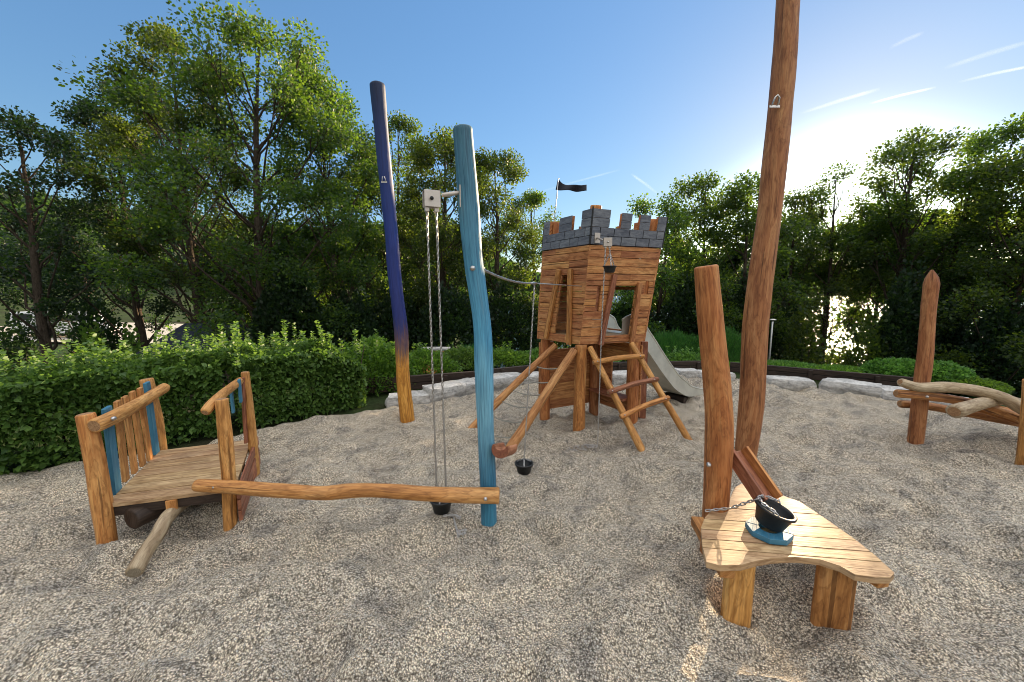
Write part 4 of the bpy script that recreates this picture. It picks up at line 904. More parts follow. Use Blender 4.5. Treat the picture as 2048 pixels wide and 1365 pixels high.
# blue stained collar under the bucket
bc = G(1537, 1066, ZT+.004); mb = MB(); nsd = 8
for h_ in range(2):
    pl = []; a0 = -.55+h_*PI
    for k in range(5): a = a0+.02+(PI-.04)*k/4; pl.append((bc.x+.118*math.cos(a), bc.y+.118*math.sin(a)))
    for k in range(9)[::-1]: a = a0+.02+(PI-.04)*k/8; pl.append((bc.x+.05*math.cos(a), bc.y+.05*math.sin(a)))
    mb.plate(pl, ZT+.003, ZT+.034, grain=(math.cos(a0+PI/2), math.sin(a0+PI/2), 0))
mb.build('bucket_collar', W['blue'], tb, bevel=.003)
tR = Matrix.Rotation(math.radians(16), 3, Vector((.35, 1, 0)).normalized())
bb = Vector((bc.x+.002, bc.y+.01, ZT+.052)); bucket(bb, .098, .108, 'black rubber bucket tilted on the blue collar of the sand table', tiltR=tR, bail=False)
rim = lambda a, k=1.0, h=.108: bb+tR @ Vector((math.cos(a)*.092*k, math.sin(a)*.092*k, h))
pa = P(1412, 1022, Ys-.07); pts = [pa, pa.lerp(rim(2.6), .5)+Vector((0,0,-.018)), rim(2.7, 1.05, .118), rim(2.2, 1.0, .122), rim(1.5, .98, .122), rim(.8, .98, .122), rim(.55, .85, .10)]
chain(pts, 'steel chain looped from the short post over the bucket on the table', .0245, .0036, .0105)
mb = MB(); mb.link_chain([rim(2.7,1.02,.122), rim(3.3,.98,.12), rim(3.9,.97,.12), rim(4.3,1.03,.10)], .023, .0036, .0105); tag(mb.build('steel_chain', M_steel, origin=bb), 'short end of chain hanging over the near rim of the table bucket', 'chain')
mb = MB(); q = P(1399, 1046, Ys-.03); mb.link_chain([q, q+Vector((-.004,-.005,-.09)), q+Vector((.0,.0,-.13))], .0245, .0034, .010); tag(mb.build('steel_chain', M_steel, origin=q), 'short chain end hanging beside the foot of the short orange post', 'chain')
# V shaped chute
c0, c1 = P(1468, 905, Ys+.07), P(1535, 1004, 2.20); c1.z = max(c1.z, ZT+.05)
ch = thing('wooden_chute', c1*1, 'small red brown timber chute sloping from the post down to the sand table', 'chute')
x = (c1-c0).normalized(); u = (Vector((0,0,1))-x*x.z).normalized(); y = u.cross(x)
mb = MB(); mb.beam(c0, c1, .10, .022, up=u); mb.build('bottom_board', W['red'], ch, bevel=.003)
for s_ in (-1, 1):
    mb = MB(); o_ = y*s_*.062+u*.022; mb.beam(c0+o_, c1+o_-x*.0, .085, .022, up=y); mb.build('side_board', W['orange'] if s_ > 0 else W['red'], ch, bevel=.003)

# ------------------------------------------------------------------ climbing logs at the right edge
b = G(1831, 884); b.z = 0; Yr = b.y; cl = thing('climbing_structure', b, 'bent logs bolted across pointed posts at the right edge of the gravel', 'climbing frame')
pts = [b+Vector((0,0,-.3)), b, P(1842, 780, Yr), P(1852, 690, Yr), P(1857, 620, Yr), P(1863, 568, Yr), P(1864, 540, Yr)]
mb = MB(); mb.log(pts, [.072,.070,.071,.068,.064,.066,.014], 22, .05, .06, 101, chamf=.01); mb.build('post', [W['brown'], W['end']], cl)
b2_ = G(2052, 922); Y6 = b2_.y; post(cl, [b2_+Vector((0,0,-.3)), b2_, P(2060, 860, Y6), P(2066, 760, Y6)], [.07,.07,.07,.068], 'yellow', 102)
def clog(px, r, wk, seed, em='end'):
    m_ = MB(); m_.log([P(*q) for q in px], r, 20, .05, .05, seed, chamf=.02); m_.build('log', [W[wk], W[em]], cl)
clog([(1800,764,Yr-.15),(1838,775,Yr-.14),(1900,775,Yr-.17),(1960,784,Yr-.22),(2010,798,Yr-.28),(2060,826,Yr-.34),(2150,850,Yr-.42)], [.042,.052,.060,.062,.060,.058,.055], 'pale', 111)
clog([(1792,787,Yr-.13),(1850,792,Yr-.13),(1920,802,Yr-.12),(1990,820,Yr-.15),(2100,860,Yr-.3)], [.046,.048,.048,.05,.05], 'brown', 112)
clog([(1799,808,Yr+.13),(1850,812,Yr+.12),(1920,824,Yr+.08),(2060,850,Yr-.0)], [.045,.046,.048,.05], 'brown', 113)
clog([(1908,824,Yr-.55),(1945,812,Yr-.40),(1985,803,Yr-.18),(2010,800,Yr+.05),(2040,805,Yr+.4)], [.068,.064,.058,.054,.05], 'pale', 114)
clog([(1950,812,Yr-.02),(2010,828,Yr-.10),(2080,850,Yr-.2)], [.06,.075,.08], 'orange', 115)
bolt(cl, P(1855, 794, Yr-.185), (0,-1,0), .013)

# ------------------------------------------------------------------ boulders edging the bed
def boulder(x0, y0, x1, y1, h, dep, seed, label, off=0.0):
    a, c_ = G(x0, y0), G(x1, y1); h *= random.uniform(.9, 1.35); L_ = (c_-a).length*.95; m0 = (a+c_)/2; d = (c_-a).normalized(); n_ = Vector((-d.y, d.x, 0)); 
    if n_.y < 0: n_ = -n_
    m0 += n_*(dep/2+off); bm = bmesh.new(); bmesh.ops.create_cube(bm, size=1.0); bmesh.ops.subdivide_edges(bm, edges=bm.edges[:], cuts=9, use_grid_fill=True)
    for v in bm.verts:
        p = v.co.copy(); q = Vector((abs(p.x)*2, abs(p.y)*2, abs(p.z)*2)); sph = p.normalized()*.62; p = p.lerp(sph, .36)
        k = Vector((p.x*L_/.35, p.y*dep/.35, p.z*h/.2)); nz = mnoise.fractal(k*.8+Vector((seed*5.1,0,0)), 1, 2, 5); n2 = mnoise.noise(k*.35+Vector((0,seed*3.3,0)))
        p.x *= 1+.13*nz+.12*n2; p.y *= 1+.2*nz+.15*n2; p.z *= 1+.26*nz+.34*n2
        # level bedding planes
        p.z = p.z*.75+round(p.z*4)/4*.25
        w_ = d*p.x*L_+n_*p.y*dep+Vector((0,0,p.z*h+h*.28)); v.co = w_
    me = bpy.data.meshes.new('boulder'); bm.to_mesh(me); bm.free(); me.polygons.foreach_set('use_smooth', [True]*len(me.polygons)); me.materials.append(M_stone)
    o = bpy.data.objects.new('boulder', me); COL.objects.link(o); o.location = (m0.x, m0.y, gravel_edge_z(m0)); tag(o, label, 'boulder', 'pale boulders edging the gravel')
    me.set_sharp_from_angle(angle=math.radians(32)) if hasattr(me, 'set_sharp_from_angle') else None
    return o
def gravel_edge_z(p): return -.02
import bmesh
for (a) in ((770,812,868,804,.17,.34,1,'flat pale boulder behind the foot of the purple post'),
            (862,804,966,783,.22,.42,2,'pale boulder between the hanging chains and the blue post'),
            (960,786,1052,768,.20,.40,3,'broad low boulder right of the blue post behind the rope climber'),
            (1050,772,1105,764,.22,.36,4,'small grey boulder just left of the castle tower'),
            (1225,768,1290,764,.20,.36,5,'pale boulder seen through the window under the castle tower'),
            (1358,757,1400,757,.24,.36,6,'rounded pale boulder directly behind the foot of the slide'),
            (1400,759,1477,761,.20,.36,7,'pale boulder seen between the short post and the tall pole'),
            (1508,768,1546,771,.19,.34,8,'small boulder just right of the tall pole'),
            (1540,777,1642,781,.19,.40,9,'long slab boulder below the lamp post and the lake glitter'),
            (1636,779,1768,798,.19,.42,10,'longest flat slab boulder at the right rear edge of the gravel'),
            (1764,799,1835,806,.18,.36,11,'boulder behind the left ends of the climbing logs'),
            (1835,806,1960,822,.17,.40,12,'slab boulder behind the pointed post of the climbing logs')):
    boulder(*a)
# ------------------------------------------------------------------ dark timber edging round the planting
def timber(p0, p1, z0, z1, label):
    a, c_ = Vector((*p0, 0)), Vector((*p1, 0)); d = (c_-a); L_ = d.length; d.normalize(); r_ = thing('timber_edging', (a+c_)/2, label, 'retaining wall', 'dark timber edging behind the boulders'); n = 2; h = (z1-z0)/n
    for k in range(n):
        z = z0+h*(k+.5); mb = MB(); mb.beam(a+Vector((0,0,z)), c_+Vector((0,0,z)), .07, h-.008, up=(0,0,1)); mb.build('plank', W['dark'], r_, bevel=.006)
    for k in range(max(2, int(L_/.9))):
        p = a.lerp(c_, (k+.4)/max(2, int(L_/.9))); nn = Vector((-d.y, d.x, 0)); nn = nn if nn.y < 0 else -nn
        mb = MB(); mb.beam(p+nn*.055+Vector((0,0,z0)), p+nn*.055+Vector((0,0,z1-.03)), .07, .035, up=nn); mb.build('stake', W['dark'], r_, bevel=.004)
timber((-2.75,6.35), (-.55,7.10), .0, .26, 'dark timber edging below the shrubs left of the blue post')
timber((-.50,7.12), (1.0,7.85), .02, .28, 'dark timber edging between the blue post and the castle')
timber((4.75,8.3), (7.3,6.75), -.02, .20, 'dark timber edging below the lake glitter on the right')
timber((1.1,8.3), (4.7,8.6), -.02, .18, 'dark timber edging behind the slide')
# ------------------------------------------------------------------ hedge and shrubs
def leafy(name, C, D, size, tmpl, mat, label, cat, up=.5, group=None, origin=None, core=None, stems=None):
    origin = tuple(np.mean(C, 0)*[1,1,0]) if origin is None else origin
    root = thing(name, origin, label, cat, group); V, F = leaves(C, D, size, tmpl, up); fast_mesh('foliage', V, F, mat, root, origin)
    if stems: 
        mb = MB()
        for a, c_, r in stems: mb.log([a, Vector(a).lerp(Vector(c_), .5)+Vector((random.uniform(-.03,.03), random.uniform(-.03,.03), 0)), c_], [r, r*.8, r*.5], 5, 1, 0, caps=False)
        mb.build('stems', M_bark, root)
    return root
def hedge():
    path = np.array([(-7.4,1.6),(-6.1,2.75),(-5.25,3.75),(-4.4,4.55),(-3.75,4.95),(-3.2,5.6),(-2.55,6.15)]); seg = np.hypot(*np.diff(path, axis=0).T); cum = np.concatenate([[0], np.cumsum(seg)])
    rng = np.random.default_rng(21); n = 62000; s = rng.random(n)*cum[-1]; i = np.clip(np.searchsorted(cum, s)-1, 0, len(path)-2); t = (s-cum[i])/seg[i]
    px = path[i]+(path[i+1]-path[i])*t[:,None]; d = (path[i+1]-path[i])/seg[i][:,None]; nn = np.stack([d[:,1], -d[:,0]], 1)
    Ht = (np.clip(.74+s*.045, .74, .93)*(1-.4*np.clip((s-cum[-1]+.7)/.7, 0, 1)**2))+.16*vnoise(s*1.1, s*0+2, 31)+.10*vnoise(s*3.1, s*0+5, 32); Wd = .46
    a = rng.uniform(-.18, PI+.18, n); a = np.where(rng.random(n) < .62, rng.uniform(-.25, PI*.62, n), a)       # side facing the gravel gets more
    rr = 1-.30*rng.random(n)**2.2; lx = np.sign(np.cos(a))*np.abs(np.cos(a))**.55*Wd; lz = np.sign(np.sin(a))*np.abs(np.sin(a))**.55
    bump = 1+.36*vnoise(s*2.3, a*2.2, 33)+.16*vnoise(s*6, a*5, 34)
    X = px+nn*(lx*rr*bump)[:,None]; zz = rng.random(n)
    Z = np.where(np.sin(a) > .55, Ht*(lz*rr)*(1+(bump-1)*.5), Ht*zz*.97)
    out = np.stack([nn[:,0]*np.cos(a), nn[:,1]*np.cos(a), np.sin(a)*.8-.25], 1)
    C = np.stack([X[:,0], X[:,1], Z+.0], 1); D = out+rng.normal(size=(n,3))*.55
    # upright shoots along the top
    sh_c, sh_d = [], []
    for k in range(330):
        q = rng.random()*cum[-1]; j = min(len(path)-2, max(0, np.searchsorted(cum, q)-1)); tt = (q-cum[j])/seg[j]; b = path[j]+(path[j+1]-path[j])*tt; h0 = float(min(.93,.74+q*.045)*(1-.4*max(0,(q-cum[-1]+.7)/.7)**2)+.16*vnoise(np.array([q*1.1]), np.array([2.]), 31)[0])-.08
        off = rng.uniform(-.45,.45, 2); L_ = rng.uniform(.10,.36) if rng.random() < .8 else rng.uniform(.3,.5); ln = rng.normal(0,.12,2)
        for m_ in range(int(L_/.028)):
            u = m_*.028; ang = m_*1.57
            for sg in (0, PI): sh_c.append((b[0]+off[0]+ln[0]*u, b[1]+off[1]+ln[1]*u, h0+u)); sh_d.append((math.cos(ang+sg), math.sin(ang+sg), .45))
    C = np.concatenate([C, np.array(sh_c)]); D = np.concatenate([D, np.array(sh_d)]); sz = np.concatenate([np.full(n, .068), np.full(len(sh_c), .052)])
    st = []
    for k in range(60):
        q = cum[-1]*(k+.5)/60; j = min(len(path)-2, max(0, np.searchsorted(cum, q)-1)); tt = (q-cum[j])/seg[j]; b = path[j]+(path[j+1]-path[j])*tt; st.append(((b[0],b[1],-.1), (b[0]+random.uniform(-.2,.2), b[1]+random.uniform(-.2,.2), .85), .014))
    leafy('hedge', C, D, sz, T_OVAL, M_hedge, 'dense clipped green hedge with upright shoots along the left edge of the gravel', 'hedge', .3, origin=(-4.4,4.55,0), stems=st)
hedge()
def mound(cx, cy, rx, ry, h, n, size, tmpl, mat, label, name='shrub', cat='shrub', z0=None, seed=0, up=.5, rot=0., shoots=0, dirz=.3, jit=.5, group='shrubs around the gravel'):
    rng = np.random.default_rng(seed+100); z0 = ground_z(cx, cy) if z0 is None else z0
    a = rng.uniform(0, 2*PI, n); e = np.arcsin(rng.random(n)**.9); rr = 1-.35*rng.random(n)**2; b = 1+.28*vnoise(a*2.2+seed, e*3+seed, 41)+.22*vnoise(a*5+seed, e*6, 42)
    x = np.cos(e)*np.cos(a)*rx*rr*b; y = np.cos(e)*np.sin(a)*ry*rr*b; z = np.sin(e)*h*rr*b; cr, sr = math.cos(rot), math.sin(rot)
    C = np.stack([cx+x*cr-y*sr, cy+x*sr+y*cr, z0+z], 1); D = np.stack([(x*cr-y*sr)/rx, (x*sr+y*cr)/ry, z/h+dirz], 1)+rng.normal(size=(n,3))*jit
    if shoots:
        sc, sdv = [], []
        for k in range(shoots):
            a_ = rng.uniform(0, 2*PI); r2 = rng.random()**.5*.8; bx_, by_ = cx+math.cos(a_)*rx*r2, cy+math.sin(a_)*ry*r2; hz = z0+h*math.sqrt(1-r2*r2)*.9
            for m_ in range(int(rng.uniform(4, 11))):
                for sg in (0, PI): sc.append((bx_, by_, hz+m_*.03)); sdv.append((math.cos(m_*1.57+sg), math.sin(m_*1.57+sg), .6))
        C = np.concatenate([C, np.array(sc)]); D = np.concatenate([D, np.array(sdv)])
    st = [((cx+random.uniform(-.1,.1)*rx, cy+random.uniform(-.1,.1)*ry, z0-.05), (cx+random.uniform(-.6,.6)*rx, cy+random.uniform(-.6,.6)*ry, z0+h*.7), .012) for _ in range(9)]
    return leafy(name, C, D, size, tmpl, mat, label, cat, up, group, (cx, cy, z0), stems=st)
def MD(px, Y, wpx, toppy, n, size, mat, label, seed, z0=None, tmpl=T_OVAL, ry=None, shoots=0, **kw):
    q = P(px, 700, Y); zt = P(px, toppy, Y).z; z0 = (ground_z(q.x, Y) if z0 is None else z0); dist = Y/ray(px, 700).y
    mound(q.x, Y, wpx/FPX*dist, ry or wpx/FPX*dist*.7, max(.1, zt-z0), n, size, tmpl, mat, label, z0=z0, seed=seed, shoots=shoots, **kw)
MD(745, 6.9, 85, 688, 8000, .060, M_shrub, 'bright green shrub left of the purple post at the end of the hedge', 1, .0, shoots=26)
MD(845, 7.6, 70, 706, 4500, .058, M_shrub, 'leafy shrub behind the foot of the purple post above the timber edging', 2, .1, shoots=14)
MD(925, 8.2, 62, 700, 4500, .055, M_hedge, 'rounded shrub behind the hanging chains', 3, .12, shoots=10)
MD(1010, 8.6, 55, 704, 4000, .055, M_shrub, 'low spreading shrub right of the blue post above the timber edging', 4, .12, shoots=12)
MD(955, 9.3, 50, 692, 4200, .05, M_juniper, 'feathery green conifer bush just left of the blue post', 5, .0, tmpl=T_NEEDLE, jit=.35, dirz=1.)
MD(1085, 9.2, 50, 700, 3000, .06, M_hedge, 'bush left of the castle tower behind the boulders', 6, .0)
MD(1180, 9.6, 60, 705, 3000, .06, M_hedge, 'dark bush behind the castle tower posts', 16, .0)
MD(1345, 10.6, 60, 668, 7500, .085, M_juniper, 'broad juniper bush right of the castle behind the slide', 7, -.25, tmpl=T_NEEDLE, jit=.3, dirz=1.2)
MD(1440, 10.2, 58, 662, 8000, .085, M_juniper, 'rounded juniper bush seen between the short post and the tall pole', 8, -.25, tmpl=T_NEEDLE, jit=.3, dirz=1.2)
MD(1372, 9.0, 55, 706, 2600, .055, M_hedge, 'loose leafy plant just above the slide\'s lower end', 9, -.1, shoots=12)
MD(1465, 8.9, 28, 728, 1400, .06, M_shrub, 'small bright green plant left of the tall pole above a boulder', 10, -.05)
MD(1575, 9.2, 60, 738, 2600, .06, M_hedge, 'low ivy patch behind the slab boulder right of the lamp post', 11, -.1)
MD(1690, 8.6, 60, 752, 2600, .06, M_shrub, 'low ivy patch under the lake glitter', 12, -.1)
MD(1800, 8.2, 60, 722, 6500, .065, M_hedge, 'high ivy mound left of the pointed post', 13, -.15)
MD(1880, 7.9, 62, 728, 6500, .065, M_hedge, 'ivy mound right of the pointed post', 14, -.15)
MD(1965, 7.4, 50, 762, 4200, .065, M_shrub, 'low trailing ivy sloping down at the right edge', 15, -.2)
# ------------------------------------------------------------------ trees
# name, px, Y, top, radius, label, seed, options
TREES = [
('oak_tree', 532, 13.0, 38, 3.3, 'tallest oak with sunlit yellow green crown left of the purple post', 1, dict(low=.16, n_lobes=46, clumps=12, per=110, trunk_r=.2, lobe=.20, lean=.3)),
('oak_tree', 392, 13.8, 48, 2.2, 'tall oak whose crown joins the left side of the tallest oak', 2, dict(low=.26, n_lobes=34, clumps=11, per=100, trunk_r=.15, lobe=.21)),
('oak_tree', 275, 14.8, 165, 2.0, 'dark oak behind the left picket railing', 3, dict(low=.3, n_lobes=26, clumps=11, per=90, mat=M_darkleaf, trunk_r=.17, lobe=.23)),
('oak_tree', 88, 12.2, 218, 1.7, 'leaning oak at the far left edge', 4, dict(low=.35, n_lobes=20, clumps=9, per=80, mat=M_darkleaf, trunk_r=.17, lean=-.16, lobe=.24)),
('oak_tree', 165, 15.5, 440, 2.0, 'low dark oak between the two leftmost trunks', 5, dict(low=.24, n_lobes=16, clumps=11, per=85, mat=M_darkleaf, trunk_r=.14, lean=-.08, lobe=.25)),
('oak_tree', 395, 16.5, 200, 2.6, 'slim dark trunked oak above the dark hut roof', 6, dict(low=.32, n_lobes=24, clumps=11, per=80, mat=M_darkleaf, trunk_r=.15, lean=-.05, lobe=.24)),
('oak_tree', 672, 14.2, 148, 2.0, 'oak with bright yellow green leaves just left of the purple post', 7, dict(low=.16, n_lobes=34, clumps=11, per=100, trunk_r=.14, lobe=.23)),
('oak_tree', 740, 16.5, 262, 2.3, 'oak directly behind the purple post', 8, dict(low=.15, n_lobes=26, clumps=12, per=95, trunk_r=.15, lobe=.24)),
('oak_tree', 805, 17.5, 225, 1.8, 'thin topped oak between the purple and the blue post', 9, dict(low=.18, n_lobes=22, clumps=11, per=90, trunk_r=.14, lobe=.24)),
('oak_tree', 890, 15.5, 262, 2.2, 'broad oak behind the blue post', 10, dict(low=.12, n_lobes=34, clumps=12, per=100, trunk_r=.17, lobe=.22)),
('oak_tree', 990, 16.5, 308, 2.3, 'oak just right of the blue post\'s top', 11, dict(low=.12, n_lobes=30, clumps=12, per=100, trunk_r=.16, lobe=.23)),
('oak_tree', 1065, 19.0, 385, 2.2, 'shorter oak left of the castle flag', 12, dict(low=.08, n_lobes=24, clumps=12, per=90, trunk_r=.16, lobe=.24)),
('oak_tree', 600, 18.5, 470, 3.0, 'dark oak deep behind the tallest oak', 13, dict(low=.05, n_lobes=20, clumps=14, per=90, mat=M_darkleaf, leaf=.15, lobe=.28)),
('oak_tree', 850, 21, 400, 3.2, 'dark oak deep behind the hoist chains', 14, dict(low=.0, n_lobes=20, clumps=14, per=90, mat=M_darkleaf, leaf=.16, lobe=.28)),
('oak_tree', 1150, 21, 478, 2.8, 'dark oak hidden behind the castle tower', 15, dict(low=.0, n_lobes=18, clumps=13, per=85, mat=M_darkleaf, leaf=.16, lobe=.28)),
('maple_tree', 1320, 15.0, 400, 2.1, 'maple right of the castle battlements', 16, dict(low=.04, n_lobes=26, clumps=11, per=80, trunk_r=.12, lobe=.23)),
('maple_tree', 1400, 15.6, 355, 2.0, 'maple above the flat top of the short post', 24, dict(low=.06, n_lobes=26, clumps=11, per=80, trunk_r=.12, lobe=.23)),
('maple_tree', 1480, 14.2, 345, 1.8, 'maple between the short post and the tall pole', 17, dict(low=.08, n_lobes=26, clumps=11, per=80, trunk_r=.12, lobe=.23)),
('maple_tree', 1575, 16.0, 385, 2.1, 'maple just right of the tall pole', 18, dict(low=.22, n_lobes=24, clumps=11, per=80, trunk_r=.13, lobe=.24)),
('maple_tree', 1650, 15.5, 328, 1.5, 'sparse maple in front of the low sun', 19, dict(low=.38, n_lobes=16, clumps=7, per=34, trunk_r=.13, lobe=.26)),
('maple_tree', 1800, 13.8, 250, 1.6, 'tall forked maple right of the sun', 20, dict(low=.46, n_lobes=28, clumps=11, per=50, trunk_r=.17, lobe=.23)),
('maple_tree', 1905, 13.2, 270, 2.2, 'wide maple behind the pointed post', 21, dict(low=.36, n_lobes=30, clumps=10, per=75, trunk_r=.15, lean=.08, lobe=.22)),
('maple_tree', 2030, 11.8, 268, 2.2, 'maple with leaning trunk at the right edge', 22, dict(low=.14, n_lobes=34, clumps=11, per=95, trunk_r=.15, lean=.10, lobe=.22)),
('maple_tree', 2190, 11.0, 250, 2.4, 'maple crown cut by the right edge', 23, dict(low=.2, n_lobes=20, clumps=11, per=80, lobe=.25)),
('maple_tree', 1960, 16.5, 420, 2.6, 'dark maple deep behind the pointed post', 26, dict(low=.1, n_lobes=20, clumps=12, per=85, mat=M_darkleaf, leaf=.14, lobe=.27)),
('maple_tree', 1840, 17.5, 430, 2.4, 'dark maple deep behind the tall forked maple', 27, dict(low=.12, n_lobes=20, clumps=12, per=85, mat=M_darkleaf, leaf=.14, lobe=.27)),
('maple_tree', 1650, 17.0, 462, 2.6, 'low dense maple below the sun behind the sparse maple', 30, dict(low=.60, n_lobes=26, clumps=11, per=85, trunk_r=.13, lobe=.24)),
('maple_tree', 1752, 16.0, 440, 1.9, 'low dense maple beside the foot of the tall forked maple', 31, dict(low=.64, n_lobes=26, clumps=11, per=85, trunk_r=.13, lobe=.24)),
('maple_tree', 1575, 18.5, 420, 2.4, 'dense maple deep behind the tall pole', 32, dict(low=.25, n_lobes=24, clumps=11, per=85, trunk_r=.13, mat=M_darkleaf, lobe=.24)),
('maple_tree', 1500, 19.0, 470, 2.6, 'dark maple deep behind the two right poles', 28, dict(low=.06, n_lobes=18, clumps=12, per=85, mat=M_darkleaf, leaf=.15, lobe=.27)),
('maple_tree', 1350, 19.5, 480, 2.6, 'dark maple deep behind the slide', 29, dict(low=.04, n_lobes=18, clumps=12, per=85, mat=M_darkleaf, leaf=.15, lobe=.27)),
]
for (nm, px_, Y_, top_, rad_, lab_, sd_x, kw_) in TREES:
    kw_['per'] = kw_['per']*(1.2 if px_ < 1100 else 1.4); kw_.setdefault('leaf', .076); tree(nm, px_, Y_, top_, rad_, lab_, sd_x, **kw_)
# dark undergrowth bushes between the trunks
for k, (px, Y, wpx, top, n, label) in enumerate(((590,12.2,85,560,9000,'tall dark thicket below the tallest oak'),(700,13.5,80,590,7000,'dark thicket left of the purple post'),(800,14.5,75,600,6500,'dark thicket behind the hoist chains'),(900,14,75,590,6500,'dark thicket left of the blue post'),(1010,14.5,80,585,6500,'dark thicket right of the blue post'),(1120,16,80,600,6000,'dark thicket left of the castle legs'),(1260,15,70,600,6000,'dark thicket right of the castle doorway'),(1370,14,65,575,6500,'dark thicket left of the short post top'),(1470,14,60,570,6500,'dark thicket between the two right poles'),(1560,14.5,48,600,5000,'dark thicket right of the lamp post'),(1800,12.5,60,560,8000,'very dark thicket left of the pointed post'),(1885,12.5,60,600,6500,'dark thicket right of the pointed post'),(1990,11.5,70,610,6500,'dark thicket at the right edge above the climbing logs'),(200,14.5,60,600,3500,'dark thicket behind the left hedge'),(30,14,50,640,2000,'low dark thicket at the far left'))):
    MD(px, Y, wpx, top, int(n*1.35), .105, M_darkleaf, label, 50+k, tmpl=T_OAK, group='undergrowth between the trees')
MD(1605, 12.5, 42, 625, 2600, .10, M_oak, 'thin bush against the left side of the lake glitter', 90, tmpl=T_OAK, group='undergrowth between the trees')
MD(1665, 13.0, 40, 660, 800, .10, M_oak, 'sparse bush in the middle of the lake glitter', 91, tmpl=T_OAK, group='undergrowth between the trees')
MD(1735, 12.5, 42, 632, 2300, .10, M_oak, 'thin bush against the right side of the lake glitter', 92, tmpl=T_OAK, group='undergrowth between the trees')
for k, (px, Y, wpx, top, n, label) in enumerate(((185,13,32,648,1300,'sunlit yellow green bush behind the hedge left of the hut'),(265,13,20,655,700,'small sunlit bush beside the hut roof'),(470,12.2,18,665,500,'sunlit sprig right of the hut roof'))):
    MD(px, Y, wpx, top, n, .11, M_shrub, label, 80+k, tmpl=T_OAK, group='undergrowth between the trees')
# ------------------------------------------------------------------ hut with a dark hipped roof below the hedge
hz = P(370, 652, 11.5); c0 = Vector((hz.x+.1, 12.4, ground_z(hz.x, 12.4))); h_ = thing('hut', c0, 'hut with dark hipped roof half hidden behind the left hedge', 'hut')
rt = hz.z; ev = rt-.95; a, b_ = 1.75, 1.1; ra_ = .85
mb = MB(); v = [c0+Vector((x*a, y*b_, 0)) for x, y in ((-1,-1),(1,-1),(1,1),(-1,1))]; v = [Vector((p.x, p.y, ev)) for p in v]; rg = [Vector((c0.x-ra_, c0.y, rt)), Vector((c0.x+ra_, c0.y, rt))]
mb.v = v+rg; mb.face([0,1,5,4], [(0,0),(3.5,0),(2.6,1.4),(.9,1.4)]); mb.face([2,3,4,5], [(0,0),(3.5,0),(2.6,1.4),(.9,1.4)]); mb.face([3,0,4], [(0,0),(2.2,0),(1.1,1.4)]); mb.face([1,2,5], [(0,0),(2.2,0),(1.1,1.4)]); mb.face([3,2,1,0], [(0,0)]*4)
mb.build('roof', plain('dark_slate_roof', (.018,.024,.040), .75, 0, 9, .4, .6, .2), h_)
mb = MB(); mb.box((c0.x, c0.y, (ev+c0.z)/2-.06), (a*2-.4, b_*2-.35, ev-c0.z-.01)); mb.build('wall', W['dark'], h_)
# low capped wall among the shrubs
q = P(872, 706, 11.0); zz = ground_z(q.x, 11.0); lw = thing('garden_wall', (q.x, 11.0, zz), 'low orange brown wall with grey cap behind the hoist chains', 'wall'); zt = P(872, 697, 11.0).z
mb = MB(); mb.box((q.x, 11.0, (zt+zz)/2-.03), (.72,.3,zt-zz-.06)); mb.build('wall_body', W['orange'], lw); mb = MB(); mb.box((q.x, 11.0, zt-.03+.02), (.80,.36,.05)); mb.build('cap', M_stone, lw)
# lamp post
q = P(1540, 700, 11.0); zz = ground_z(q.x, 11.0); lp = thing('lamp_post', (q.x, 11.0, zz), 'slim grey park lamp with flat round head among the trees by the lake', 'lamp post'); zt = P(1541, 640, 11.0).z
mb = MB(); mb.tube([(q.x,11,zz-.1),(q.x,11,zt-.02)], .028, 10); mb.build('pole', M_steel, lp); mb = MB(); mb.lathe((q.x,11,zt-.05), [(.001,0),(.03,0),(.04,.02),(.10,.04),(.10,.06),(.03,.08),(.001,.08)], 20); mb.build('lamp_head', M_steel, lp)
# ------------------------------------------------------------------ pale yard with parked vehicles glimpsed through the left trees
yd = MB(); yd.plate([(-62,34),(-26,30),(-22,44),(-58,52)], 0, .01); 
tag(yd.build('yard_pavement', plain('pale_yard', (.42,.38,.32), .9, 0, 2, .2, .3)), kind='structure')
bpy.data.objects['yard_pavement'].location.z = ground_z(-38, 40)+.25
def van(x, y, rot, label, seed):
    z = ground_z(-38,40)+.27; R = Matrix.Rotation(rot, 3, 'Z'); o = Vector((x, y, z)); t = thing('parked_van', o, label, 'van', 'vehicles parked in the yard')
    wp = plain('white_van_paint', (.72,.72,.72), .3, 0, 3, .04, 0) if 'white_van_paint' not in bpy.data.materials else bpy.data.materials['white_van_paint']
    prof = [(-2.6,.35),(-2.6,1.3),(-2.5,2.2),(1.2,2.25),(1.9,1.35),(2.6,1.1),(2.65,.35)]; mb = MB(); n = len(prof)
    mb.v = [o+R @ Vector((px_, sy*.95, pz)) for sy in (-1, 1) for px_, pz in prof]
    mb.face(list(range(n)), [(0,0)]*n); mb.face([n+k for k in range(n)][::-1], [(0,0)]*n)
    for k in range(n): mb.face([k, n+k, n+(k+1)%n, (k+1)%n], [(0,0)]*4)
    mb.build('body', wp, t, bevel=.08)
    g = M_rubber; mb = MB(); mb.box(o+R @ Vector((-.6,-.955,1.75)), (3.2,.02,.55), R); mb.box(o+R @ Vector((-.6,.955,1.75)), (3.2,.02,.55), R); mb.build('side_window', g, t)
    for sx in (-1.7, 1.7):
        for sy in (-.88, .88):
            mb = MB(); mb.lathe(o+R @ Vector((sx, sy, .33)), [(.001,-.1),(.33,-.1),(.33,.1),(.001,.1)], 20, R @ Matrix.Rotation(PI/2, 3, 'X')); mb.build('wheel', g, t)
q = P(105, 640, 33); van(q.x, 35, .3, 'white camper van with dark side windows glimpsed through the leftmost trees', 1)
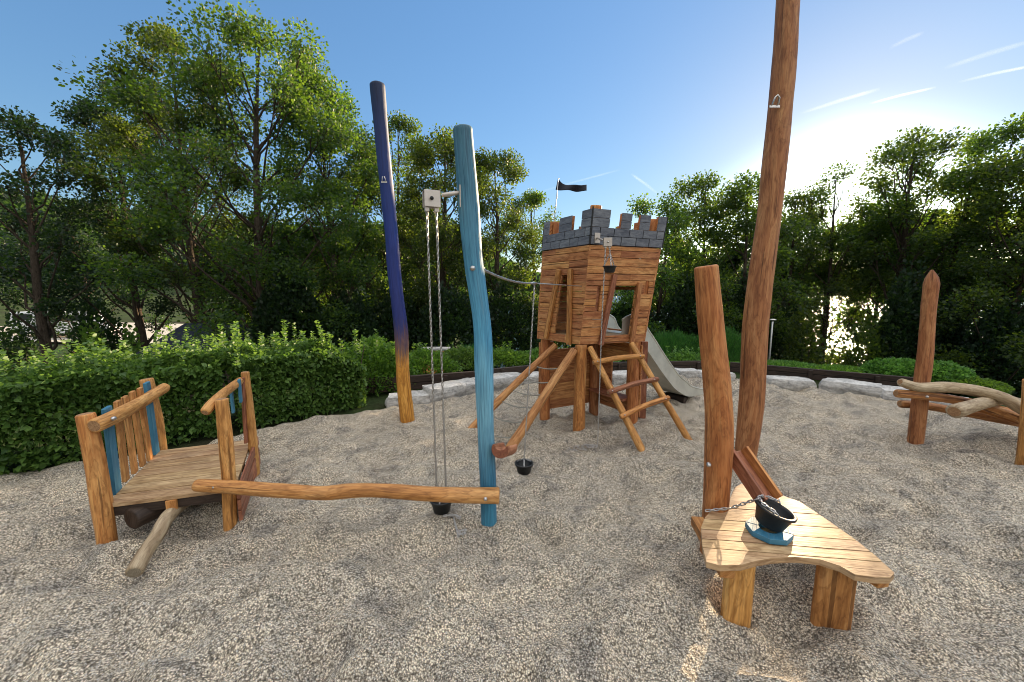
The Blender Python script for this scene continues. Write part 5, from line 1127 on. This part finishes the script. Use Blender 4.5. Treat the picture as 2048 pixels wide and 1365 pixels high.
q = P(20, 640, 33); van(q.x, 36, .1, 'white van at the far left edge glimpsed through the leaves', 2)
# ------------------------------------------------------------------ far wood on the left hill
rng = np.random.default_rng(9); n = 2600; az = np.radians(rng.uniform(-62, 8, n)); R_ = rng.uniform(190, 420, n); tx, ty = R_*np.sin(az), R_*np.cos(az); tz = terrain(tx, ty); m = 46
idx = np.repeat(np.arange(n), m); hh = rng.uniform(8, 15, n)[idx]; u = rng.random(len(idx)); rr = (1-u)**.7*2.6+.3; a = rng.uniform(0, 2*PI, len(idx))
C = np.stack([tx[idx]+np.cos(a)*rr, ty[idx]+np.sin(a)*rr, tz[idx]+u*hh], 1); V, F = leaves(C, rng.normal(size=C.shape), 2.1, T_OAK, .2, rng)
tag(fast_mesh('distant_woodland', V, F, M_darkleaf), 'far wooded hillside glimpsed through the trees on the left', 'woodland', kind='stuff')
# ------------------------------------------------------------------ contrails
def contrail(x0, y0, x1, y1, wpx, a0, a1, label):
    D_ = 2600.; p0, p1 = ray(x0, y0).normalized()*D_, ray(x1, y1).normalized()*D_; p0.z += CAM_H; p1.z += CAM_H
    t = NT('contrail_ice'); uv = t.new('ShaderNodeUVMap').outputs[0]; s = t.new('ShaderNodeSeparateXYZ', {0: uv})
    lw_ = t.new('ShaderNodeLayerWeight', {0: .5}).outputs['Facing']; al = t.math('POWER', t.math('SUBTRACT', 1.0, lw_), 2.2)
    L_ = (p1-p0).length; f = t.math('DIVIDE', s.outputs[1], L_); k_ = t.ramp(f, [(0, (a0*.02,)*3), (.2, (a0,)*3), (.8, (a1,)*3), (1, (a1*.1,)*3)])
    al = t.math('MULTIPLY', al, t.math('MULTIPLY', k_, .05)); df = t.new('ShaderNodeBsdfTranslucent', {'Color': (.95,.95,.95,1)}); d2 = t.new('ShaderNodeBsdfDiffuse', {'Color': (.95,.95,.95,1)})
    ad = t.new('ShaderNodeAddShader', {0: df.outputs[0], 1: d2.outputs[0]})
    mx = t.new('ShaderNodeMixShader', {0: al, 1: t.new('ShaderNodeBsdfTransparent').outputs[0], 2: ad.outputs[0]}); t.l.new(mx.outputs[0], t.out.inputs[0])
    mb = MB(); r = wpx/FPX*D_/2*.7; ov = 0; mb.log([p0, p0.lerp(p1,.5)+Vector((0,0,3)), p1], [r*.8, r, r*.8], 20, 60, .10, 3, caps=False)
    vs = [uvp[1] for f_ in mb.uv for uvp in f_]; v0 = min(vs); mb.uv = [[(a, b-v0) for a, b in f_] for f_ in mb.uv]
    o = mb.build('contrail', t.mat, origin=(p0+p1)/2); o.visible_shadow = True
    tag(o, label, 'contrail', 'contrails in the evening sky')
contrail(1738, 208, 1872, 175, 6, .9, .8, 'shortest sharpest white contrail above the sun')
contrail(1915, 165, 2075, 130, 6, .3, .8, 'bright contrail running off the right edge')
contrail(1885, 138, 2070, 80, 10, .25, .3, 'faint wide contrail at the upper right edge')
contrail(1600, 228, 1760, 178, 9, .3, .55, 'soft contrail just right of the tall pole')
contrail(1778, 97, 1848, 65, 9, .2, .3, 'short faint contrail high in the upper right sky')
contrail(1262, 348, 1318, 390, 8, .5, .2, 'short faded contrail right of the castle battlements')
contrail(1050, 393, 1240, 340, 7, .1, .3, 'very thin contrail crossing behind the castle flag')
